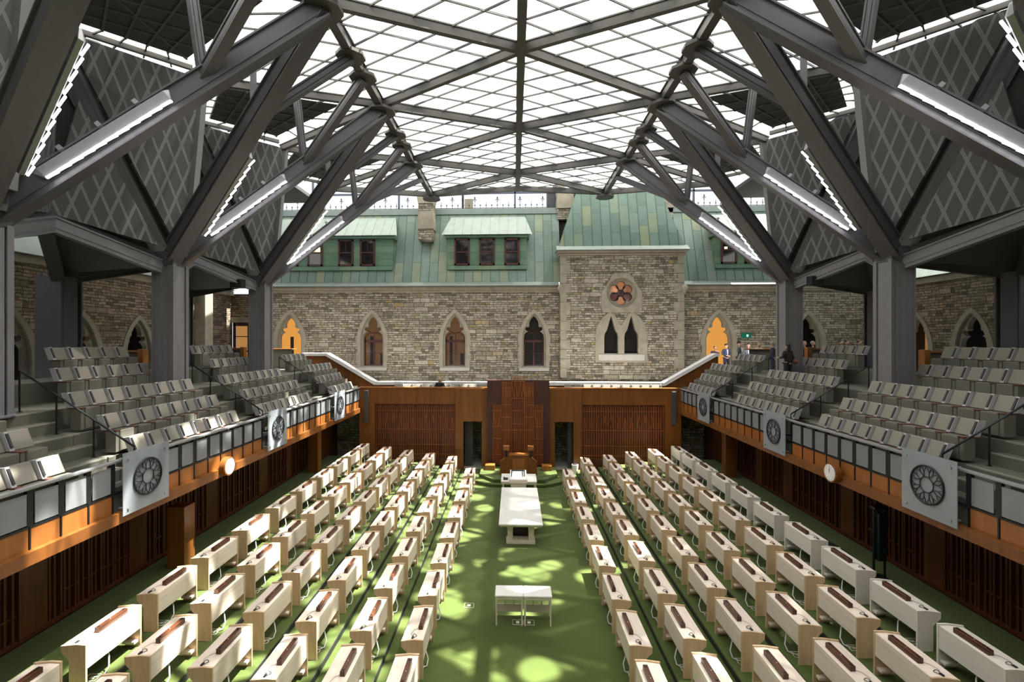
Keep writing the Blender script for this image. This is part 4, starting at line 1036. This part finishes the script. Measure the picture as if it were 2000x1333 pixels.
# ================================================================== TREE COLUMNS
def lerp(a, b, f): return Vector(a).lerp(Vector(b), f)
def girder(mb, a, b, w_, h, up=(0,0,1)):
    """closed girder with projecting flanges on both edges"""
    a = Vector(a); b = Vector(b); d = (b-a).normalized(); sd = d.cross(Vector(up)).normalized(); u = sd.cross(d)
    mb.beam(a, b, w_*.72, h, up)
    for k in (-1, 1): mb.beam(a+u*k*h/2, b+u*k*h/2, w_, .045, up)
    for k in (-1, 1): mb.beam(a+sd*k*w_*.38, b+sd*k*w_*.38, .03, h*.5, up)
HEADZ = 9.45; CXX = 11.5
colnames = {9.6: 'nearest', 15.2: 'middle', 20.8: 'farthest'}
for s, side in ((-1, 'left'), (1, 'right')):
    for yc in (9.6, 15.2, 20.8):
        t = empty('tree_column', (s*CXX, yc, 5.37)); o_ = Vector((s*CXX, yc, 5.37))
        m = MB(); H = HEADZ-5.37+.05
        m.box(-.28, .28, -.28, .28, 0, H)
        for k in (-1, 1):
            m.box(-.34, .34, k*.30-.03, k*.30+.03, 0, H); m.box(k*.30-.03, k*.30+.03, -.2, .2, 0, H); m.box(-.10, .10, k*.24, k*.30, 0, H)
            for q in (-1, 1): m.box(q*.34-.02, q*.34+.02, k*.30-.07, k*.30+.07, 0, H)
        for k in (-1, 1):
            for q in (-.2, -.05, .16): m.box(q-.012, q+.012, k*.33, k*.35, 0, H)
            for q in (-.18, .0, .18): m.box(k*.28, k*.31, q-.015, q+.015, 0, H)
        m.cyl((0,0,0), .55, .03, n=28)
        m.build('shaft', M['steel_col'], t)
        m = MB(); m.prism([(-.34,-.34),(.34,-.34),(.34,.34),(-.34,.34)], lambda u, w_, q: (u*(1+.2*q), w_*(1+.2*q), H-.05+q*.4), 0, 1); m.build('head_block', M['steel'], t, .02)
        head = Vector((0, 0, HEADZ+.15-5.37))
        for d, dn_ in ((-1, 'near'), (1, 'far')):
            nd = Vector((s*5.3, yc+d*HP, zr(5.3)-.42))-o_
            m = MB(); girder(m, head+Vector((0, d*.12, 0)), nd, .44, .52); arm = m.build('roof_arm', M['steel'], t)
            f = .60; pj = lerp(head, nd, f)
            dsc = Vector((s*5.3, yc+d*.60, zr(5.3)-.40))-o_
            m = MB(); girder(m, pj+Vector((0,0,.1)), dsc, .26, .24); m.build('branch', M['steel'], arm)
            tp = Vector((s*7.95, yc+d*HP*.5, zr(7.95)-.2))-o_
            m = MB(); girder(m, pj+Vector((0,0,.1)), tp, .17, .17); m.build('branch', M['steel'], arm)
            m = MB(); m.prism([(.46*math.cos(a), .46*math.sin(a)) for a in [R(22.5+45*k) for k in range(8)]], lambda u, w_, q: (u+dsc.x, w_+dsc.y, q+dsc.z), 0, .10); m.build('node_plate', M['roof_beam'], arm)
            if yc > 20 and d > 0:
                d2 = Vector((s*5.3, yc+5.0, zr(5.3)-.40))-o_
                m = MB(); girder(m, pj+Vector((0,0,.1)), d2, .26, .24); m.build('branch', M['steel'], arm)
            # outward arm to the kink of the zigzag wall
            kt = Vector((s*12.75, yc+d*HP, 15.2))-o_
            m = MB(); girder(m, head+Vector((s*.05, d*.12, 0)), kt, .30, .44, (s*.9, d*.45, 0)); m.build('wall_arm', M['steel_col'], t)
            kb = Vector((s*12.75, yc+d*HP, 10.18))-o_
            m = MB(); girder(m, Vector((s*.1, d*.3, HEADZ-.05-5.37)), kb, .26, .38); m.build('base_beam', M['steel_col'], t)
        tag(t, f'grey steel tree column in the {side} gallery with branching roof arms, {colnames[yc]} of three', 'column', f'tree columns of the {side} gallery')
        # linear lights on both roof arms
        for d, dn_ in ((-1, 'near'), (1, 'far')):
            hd = Vector((s*CXX, yc+d*.12, HEADZ+.15)); nd = Vector((s*5.3, yc+d*HP, zr(5.3)-.42))
            dv = (nd-hd).normalized(); sd = dv.cross(Vector((0,0,1))).normalized(); u = sd.cross(dv)
            # face of the arm that looks to the near side and inwards
            inn = sd if (sd.y > 0) == (d < 0) else -sd
            f0, f1 = .16, .50
            off = inn*(.27 if d > 0 else .33)+u*(.02 if d > 0 else -.16)
            a = lerp(hd, nd, f0)+off; b = lerp(hd, nd, f1)+off
            lt = empty('linear_light', a)
            m = MB(); sec = [(-.06,-.13),(.02,-.17),(.06,-.10),(.06,.16),(0,.20),(-.06,.16)]
            fl = 1 if inn.dot(sd) > 0 else -1; vs_ = []
            for f_, k_, dz_ in ((-.035, .12, .10), (0, 1, 0), (1, 1, 0), (1.035, .12, .10)):
                for x_, y_ in sec: vs_.append((b-a)*f_+sd*x_*fl*(.3+.7*k_)+u*(y_*.85*k_+dz_))
            m.add(vs_, [(i*6+j, i*6+(j+1) % 6, (i+1)*6+(j+1) % 6, (i+1)*6+j) for i in range(3) for j in range(6)]+[tuple(range(5, -1, -1)), tuple(range(18, 24))])
            m.build('housing', M['steel_light'], lt)
            n = 11; m = MB(); ax = (b-a)/n
            for k in range(n):
                q0 = ax*(k+.04)+inn*.075-u*(.135-.05*(k % 2)*0); q1 = ax*(k+.96)+inn*.075-u*(.165)
                m.beam(ax*(k+.03)+inn*.07-u*.12, ax*(k+.97)+inn*.09-u*.16, .034, .036, up=tuple(u))
            m.build('led_strip', M['led'], lt)
            for k in (.2, .5, .8):
                m = MB(); m.beam((b-a)*k+u*.2-inn*.03, (b-a)*k+u*.34-inn*.1, .10, .10, up=tuple(dv)); m.build('bracket', M['steel_light'], lt)
            tag(lt, f'bright linear light on the {dn_} inward arm of the {colnames[yc]} {side} steel tree column', 'light', f'linear lights on the {side} tree columns')
    # outer columns and soffits
    for yc in (9.6, 15.2, 20.8):
        t = empty('outer_column', (s*15.3, yc, 5.37)); m = MB()
        m.box(-.30, .30, -.30, .30, 0, 3.75)
        for k in (-1, 1): m.box(-.44, .44, k*.36-.03, k*.36+.03, 0, 3.75); m.box(k*.36-.03, k*.36+.03, -.26, .26, 0, 3.75)
        m.build('shaft', M['steel_outer'], t)
        for d in (-1, 1):
            m = MB(); girder(m, Vector((0,0,3.7)), Vector((s*(12.9-15.3), d*HP, 4.75)), .35, .4); m.build('bracket_arm', M['steel_dark'], t)
            C = (s*(11.5-15.3), 0, 4.12); Kb = (s*(12.75-15.3), d*HP, 4.9); O = (0, 0, 3.85); K2 = (s*2.0, d*HP, 4.9)
            m = MB(); tr = [C, Kb, O]; m.add(tr+[(p[0], p[1], p[2]+.25) for p in tr], [(0,1,2),(5,4,3),(0,3,4,1),(1,4,5,2),(2,5,3,0)])
            m.build('soffit', M['steel_dark'], t)
        tag(t, f'dark outer steel column behind the {side} gallery top rows, {colnames[yc]} of three', 'column', f'outer columns of the {side} gallery')
    # zigzag acoustic walls
    for yc in (4.0, 9.6, 15.2, 20.8):
        for d in (-1, 1):
            if (yc == 4.0 and d < 0): continue
            Ab = Vector((s*11.05, yc, 9.75)); At = Vector((s*10.45, yc, 15.55)); Kb = Vector((s*12.9, yc+d*HP, 10.36)); Kt = Vector((s*12.75, yc+d*HP, 15.40))
            org = Ab.copy(); ux = (Kb-Ab).normalized(); tilt = (At-Ab).normalized(); nrm = ux.cross(tilt).normalized(); vz = nrm.cross(ux).normalized()
            mt = Matrix(((ux.x, nrm.x, vz.x, org.x), (ux.y, nrm.y, vz.y, org.y), (ux.z, nrm.z, vz.z, org.z), (0,0,0,1)))
            inv = mt.inverted()
            loc = lambda p: inv @ p
            w = struct(empty('wall_%s_acoustic' % side, (0,0,0)))
            L_ = (Kb-Ab).length
            head = Vector((s*CXX, yc, HEADZ+.15)); kt2 = Vector((s*12.75, yc+d*HP, 15.2))
            g = .30
            h0 = loc(head); h1 = loc(kt2)
            def at(z, o=0):
                f = (z-h0.z)/(h1.z-h0.z); return h0.x+(h1.x-h0.x)*f+o
            topz = loc(At).z; kz = loc(Kt).z; kx = loc(Kt).x; ax_ = loc(At).x
            zz = 0.05
            upper = [(0.0, .05), (max(.02, at(.05, -g-.05)), .05), (at(topz*.93, -g), topz*.93), (at(topz*.93, -g), topz-.02), (ax_, topz)]
            upper = [(loc(Ab).x, .0), (max(.08, at(0, -g)), .0), (min(at(kz, -g), kx), kz), (ax_, topz)]
            lower = [(max(.35, at(0.15, g)), .10), (kx if False else L_, .12), (L_-.02, min(kz, (L_-g-at(0, 0))/max(.01, (at(1)-at(0))))), ]
            sl = at(1)-at(0); zc = (L_-g-at(0))/sl
            lower = [(max(.3, at(.12, g)), .12), (L_, .12), (L_, min(zc, kz))]
            k_ = 1 if nrm.x*s > 0 else -1
            m = MB(); m.prism([(0, -.1), (L_, -.1), (kx, kz), (ax_, topz)], lambda u, w_, q: (u, q, w_), k_*.42, k_*.50); o = m.build('backing', M['ceiling_dark'], w); o.matrix_world = mt  # dark sheet added so the slots between panels look shaded
            for nm, pl in (('upper_panel', upper), ('lower_panel', lower)):
                m = MB(); m.prism(pl, lambda u, w_, q: (u, q, w_), -.09, .09)
                if nm == 'upper_panel': pass
                o = m.build(nm, M['acoustic'], w); o.matrix_world = mt
        # vertical apex edge
        m = MB(); m.beam(Vector((s*10.90, yc, 10.2)), Vector((s*10.40, yc, 15.55)), .26, .20, up=(s, 0, 0)); struct(m.build('trim_8', M['acoustic_edge']))
    # speakers on base beams
    for yy, nm in ((20.8-1.0, 'far'),):
        m = MB(); m.box(s*11.95-.25, s*11.95+.25, yy-.2, yy+.15, 9.25, 9.62); tag(m.build('hung_speaker', M['black_matte'], bev=.02), f'black box loudspeaker hung from the {side} steel beam near the farthest tree column', 'speaker')

# exit sign
t = empty('exit_sign', (15.0, 31.85, 7.35)); m = MB(); m.box(-.28, .28, -.06, .12, -.16, .16); m.build('box', M['exit_green'], t, .01)
m = MB(); m.box(-.02, .10, -.075, -.06, -.08, .08); m.build('pictogram', emit('exit_sign_white', (.6,.95,.85), 1.), t)
tag(t, 'small green exit sign on the stone wall right of the lit arch', 'exit sign')

# ================================================================== PEOPLE
def skin_chain(name, verts, edges, radii, material, parent, sub=1):
    me = bpy.data.meshes.new(name); me.from_pydata(verts, edges, []); o = bpy.data.objects.new(name, me); COL.objects.link(o); o.parent = parent
    me.materials.append(material)
    md = o.modifiers.new('skin', 'SKIN')
    for v, r_ in zip(me.skin_vertices[0].data, radii): v.radius = (r_, r_) if not isinstance(r_, tuple) else r_
    me.skin_vertices[0].data[0].use_root = True
    sb = o.modifiers.new('sub', 'SUBSURF'); sb.levels = sub; sb.render_levels = sub
    return o
def person(loc, rz, h, label, hair, top, trousers, sit=False, skirt=False, arms='down', bag=None, hairlen=0, skin=None, shirt=None):
    t = empty('person', loc, rz); k = h/1.75; sk = skin or M['skin']
    hipz = .92*k if not sit else .50*k; dz = hipz-.92*k
    V = lambda x, y, z: (x*k, y*k, z*k+dz)
    sh = 1.43
    # body (pelvis root)
    vs = [V(0,0,.95), V(0,0,1.12), V(0,-.01,1.32), V(0,0,1.46), V(0,-.015,1.54)]
    rd = [.10*k, (.10*k,.07*k), (.12*k,.07*k), .05*k, .052*k]; ed = [(0,1),(1,2),(2,3),(3,4)]
    def add(p, r_, par): vs.append(p); rd.append(r_); ed.append((par, len(vs)-1)); return len(vs)-1
    poses = {'down': (((.20,.0,1.40),(.25,.03,1.14),(.24,-.06,.90)),)*2, 'front': (((.20,.0,1.40),(.26,.03,1.14),(.06,-.20,1.05)),)*2,
             'one': (((.20,.0,1.40),(.25,.03,1.14),(.24,-.06,.90)), ((.20,.0,1.40),(.27,-.02,1.16),(.20,-.26,1.16))),
             'rest': (((.20,.0,1.40),(.28,-.10,1.16),(.10,-.32,1.12)),)*2}[arms]
    sleeves = []
    for sg, ps in zip((-1, 1), poses):
        a = add(V(sg*ps[0][0], ps[0][1], ps[0][2]), .058*k, 2); e = add(V(sg*ps[1][0], ps[1][1], ps[1][2]), .042*k, a); w_ = add(V(sg*ps[2][0], ps[2][1], ps[2][2]), .028*k, e)
        sleeves.append((sg, ps))
        hx, hy, hz = sg*ps[2][0], ps[2][1], ps[2][2]; dirv = (Vector(ps[2])-Vector(ps[1])).normalized(); dirv.x *= sg
        pm = add(V(hx+dirv.x*.07, hy+dirv.y*.07, hz+dirv.z*.07), .034*k, w_)
        for q in range(4):
            add(V(hx+dirv.x*(.15-.01*abs(q-1.5))+(q-1.5)*.018, hy+dirv.y*.15-.01, hz+dirv.z*.15), .010*k, pm)
        add(V(hx+dirv.x*.08-sg*.05, hy+dirv.y*.08-.03, hz+dirv.z*.08), .012*k, pm)
    for sg in (-1, 1):
        if sit:
            a = add(V(sg*.10,-.05,.93), .085*k, 0); kn = add(V(sg*.12,-.45,.95), .06*k, a); an = add((sg*.12*k, -.48*k, .10*k), .042*k, kn); add((sg*.12*k, -.62*k, .05*k), .04*k, an)
        else:
            a = add(V(sg*.10,0,.88), .085*k, 0); kn = add(V(sg*.11,-.01,.50), .062*k, a); an = add(V(sg*.12,.02,.10), .042*k, kn); add(V(sg*.13,-.14,.05), .04*k, an)
    skin_chain('body', vs, ed, rd, sk, t)
    m = MB(); m.ell(V(0,-.02,1.64), (.078*k,.095*k,.115*k), 14, 10); m.ell(V(0,-.115,1.63), (.014*k,.022*k,.022*k), 6, 5)
    for sg in (-1, 1): m.ell(V(sg*.08,-.01,1.635), (.012*k,.02*k,.03*k), 6, 5)
    hd = m.build('head', sk, t, smooth=True)
    m = MB()
    for sg in (-1, 1): m.ell(V(sg*.030,-.105,1.655), (.010*k,.008*k,.007*k), 6, 4)
    m.build('eyes', M['black_matte'], hd); m = MB(); m.ell(V(0,-.108,1.588), (.024*k,.008*k,.006*k), 6, 4); m.build('mouth', M['armwood'], hd)
    # hair
    m = MB(); m.ell(V(0,.012,1.69), (.092*k,.112*k,.096*k), 14, 8)
    if hairlen: m.ell(V(0,.045,1.58-hairlen*.3), (.095*k,.07*k,.12*k+hairlen*.4), 12, 8)
    m.build('hair', hair, hd, smooth=True)
    # jacket / top
    tv = [V(0,0,.88), V(0,0,1.12), V(0,-.005,1.33), V(0,0,1.45)]; tr_ = [(.175*k,.13*k), (.165*k,.125*k), (.185*k,.125*k), .075*k]; te = [(0,1),(1,2),(2,3)]
    for sg, ps in sleeves:
        tv.append(V(sg*ps[0][0], ps[0][1], ps[0][2])); tr_.append(.072*k); te.append((2, len(tv)-1))
        tv.append(V(sg*ps[1][0], ps[1][1], ps[1][2])); tr_.append(.056*k); te.append((len(tv)-2, len(tv)-1))
        e_ = Vector(ps[1]).lerp(Vector(ps[2]), .9); tv.append(V(sg*e_.x, e_.y, e_.z)); tr_.append(.045*k); te.append((len(tv)-2, len(tv)-1))
    skin_chain('jacket', tv, te, tr_, top, t)
    if shirt:
        m = MB(); m.add([V(-.05,-.135,1.42), V(.05,-.135,1.42), V(.012,-.150,1.10), V(-.012,-.150,1.10), V(-.045,-.10,1.43), V(.045,-.10,1.43), V(.01,-.12,1.1), V(-.01,-.12,1.1)], [(0,1,2,3),(7,6,5,4),(0,3,7,4),(1,5,6,2),(0,4,5,1),(3,2,6,7)]); m.build('shirt_front', shirt, t)
    lv = [V(0,0,1.0)]; lr = [(.16*k,.125*k)]; le = []
    for sg in (-1, 1):
        pts = [(V(sg*.10,-.05,.92), .105), (V(sg*.12,-.44,.95), .078), ((sg*.12*k, -.48*k, .12*k), .062)] if sit else [(V(sg*.10,0,.86), .105), (V(sg*.11,-.01,.50), .080), (V(sg*.12,.01,.09), .062)]
        pv = 0
        for p, r_ in pts: lv.append(p); lr.append(r_*k); le.append((pv, len(lv)-1)); pv = len(lv)-1
    skin_chain('trousers', lv, le, lr, trousers, t)
    m = MB()
    for sg in (-1, 1):
        y_ = -.50 if sit else -.03; m.ell((sg*.125*k, (y_-.05)*k, .045*k), (.05*k,.14*k,.045*k), 10, 6)
    m.build('shoes', M['black_matte'], t, smooth=True)
    if bag:
        m = MB(); m.ell(V(-.27,.10,1.0), (.07*k,.15*k,.12*k), 12, 8); m.tube([V(-.27,.05,1.1), V(-.2,.05,1.47), V(-.24,.12,1.1)], .014, 6); m.build('handbag', bag, t, smooth=True)
    return tag(t, label, 'person')
navy = plain('navy_suit', (.025,.03,.065), .8, 0, .1, 40.); greys = plain('grey_suit', (.09,.11,.13), .8, 0, .1, 40.); blk = plain('black_cloth', (.012,.012,.014), .85, 0, .1, 40.)
hb = plain('dark_hair', (.012,.009,.008), .6); hg = plain('grey_hair', (.30,.29,.28), .7); hbl = plain('blonde_hair', (.36,.27,.15), .7); hbr = plain('brown_hair', (.06,.032,.02), .7)
whc = plain('white_cloth', (.72,.72,.74), .8); blu = plain('light_blue_shirt', (.35,.42,.55), .8); bag = plain('brown_leather', (.18,.06,.035), .5); skinhair = plain('shaved_hair', (.30,.19,.14), .7); yel = plain('yellow_cloth', (.55,.42,.12), .8); floral = plain('patterned_cloth', (.10,.05,.06), .8, 0, .8, 25.)
person((12.72, 29.6, 5.05), R(8), 1.76, 'man in navy suit with clasped hands standing before the lit arch', hb, navy, navy, arms='front', shirt=blu)
person((12.45, 30.6, 5.05), R(-12), 1.60, 'woman in dark patterned top leaning on the white parapet end', hbr, floral, blk, arms='front')
person((13.12, 28.8, 5.05), R(60), 1.92, 'tall man in grey suit standing left of the attendant desk', hb, greys, greys, arms='front', shirt=whc)
person((14.05, 29.6, 5.05), R(-20), 1.80, 'person in dark jacket behind the tall man in the grey suit', hbr, greys, blk, arms='down', shirt=blu)
person((14.0, 28.25, 5.05), R(-10), 1.84, 'white haired woman in white behind the far right attendant desk', hbl, whc, blk, arms='down', hairlen=.1)
person((12.40, 23.8, 5.37), R(70), 1.58, 'grey haired man in dark suit with yellow shirt facing the woman with the handbag', hg, navy, navy, arms='one', shirt=yel)
person((11.0, 20.0, 5.20), R(-160), 1.68, 'woman in black with brown handbag standing by the right steel column', hb, blk, blk, arms='one', bag=bag, hairlen=.12)
person((16.25, 27.7, 5.05), R(-5), 1.92, 'bald bearded man in white shirt standing before the dark arch', skinhair, blk, blk, arms='rest', shirt=whc)
person((16.95, 28.1, 5.05), R(30), 1.92, 'grey haired man in dark suit beside the man in the white shirt', hg, blk, blk, arms='down')
for i, (x, y, hr, tp, lab) in enumerate(((19.45, 28.6, hb, blk, 'leftmost of the dark haired group by the right stone corner'), (19.95, 28.9, hb, blk, 'second from left in the group by the right stone corner'), (20.5, 28.7, hbr, floral, 'brown haired person in patterned top in the group by the right stone corner'), (21.05, 28.5, hb, navy, 'dark haired man in navy, rightmost of the group by the right stone corner'))):
    person((x-.55, y, 5.05), R(20*i-20), 1.98, lab, hr, tp, blk)
person((-4.45, 27.02, 3.62), R(4), 1.70, 'blonde woman in black seated on the end gallery leaning on the wooden front', hbl, blk, blk, sit=True, arms='rest', hairlen=.12)

# ================================================================== LIGHT
wd = bpy.data.worlds.new('sky'); SC.world = wd; wd.use_nodes = True
bg = wd.node_tree.nodes['Background']; bg.inputs[0].default_value = (.90,.95,1.0,1); bg.inputs[1].default_value = 1.25
sl = bpy.data.lights.new('sun', 'SUN'); so_ = bpy.data.objects.new('sun', sl); COL.objects.link(so_)
sl.energy = 34.0; sl.angle = R(.6); sl.color = (1,.95,.86)
dirv = Vector((-.36, -.06, -.93)).normalized(); so_.rotation_euler = dirv.to_track_quat('-Z', 'Y').to_euler()
def washer(loc, rot, sx, sy, e, c=(1,.93,.84)):
    l = bpy.data.lights.new('wall_washer', 'AREA'); l.shape = 'RECTANGLE'; l.size = sx; l.size_y = sy; l.energy = e; l.color = c
    o = bpy.data.objects.new('wall_washer', l); COL.objects.link(o); o.location = loc; o.rotation_euler = rot; return o
# cove lights in the trough behind the end gallery parapet, washing the stone wall
for x in (-6, 5.5): washer((x, 28.6, 4.7), (R(140), 0, 0), 9, .25, 200)
for x, z in ((-13.5, 6.2), (13.5, 6.2)): washer((x, 28.8, z), (R(125), 0, 0), 4, .25, 60)
SC.cycles.max_bounces = 8; SC.cycles.diffuse_bounces = 4; SC.cycles.transparent_max_bounces = 12
SC.cycles.sample_clamp_indirect = 6
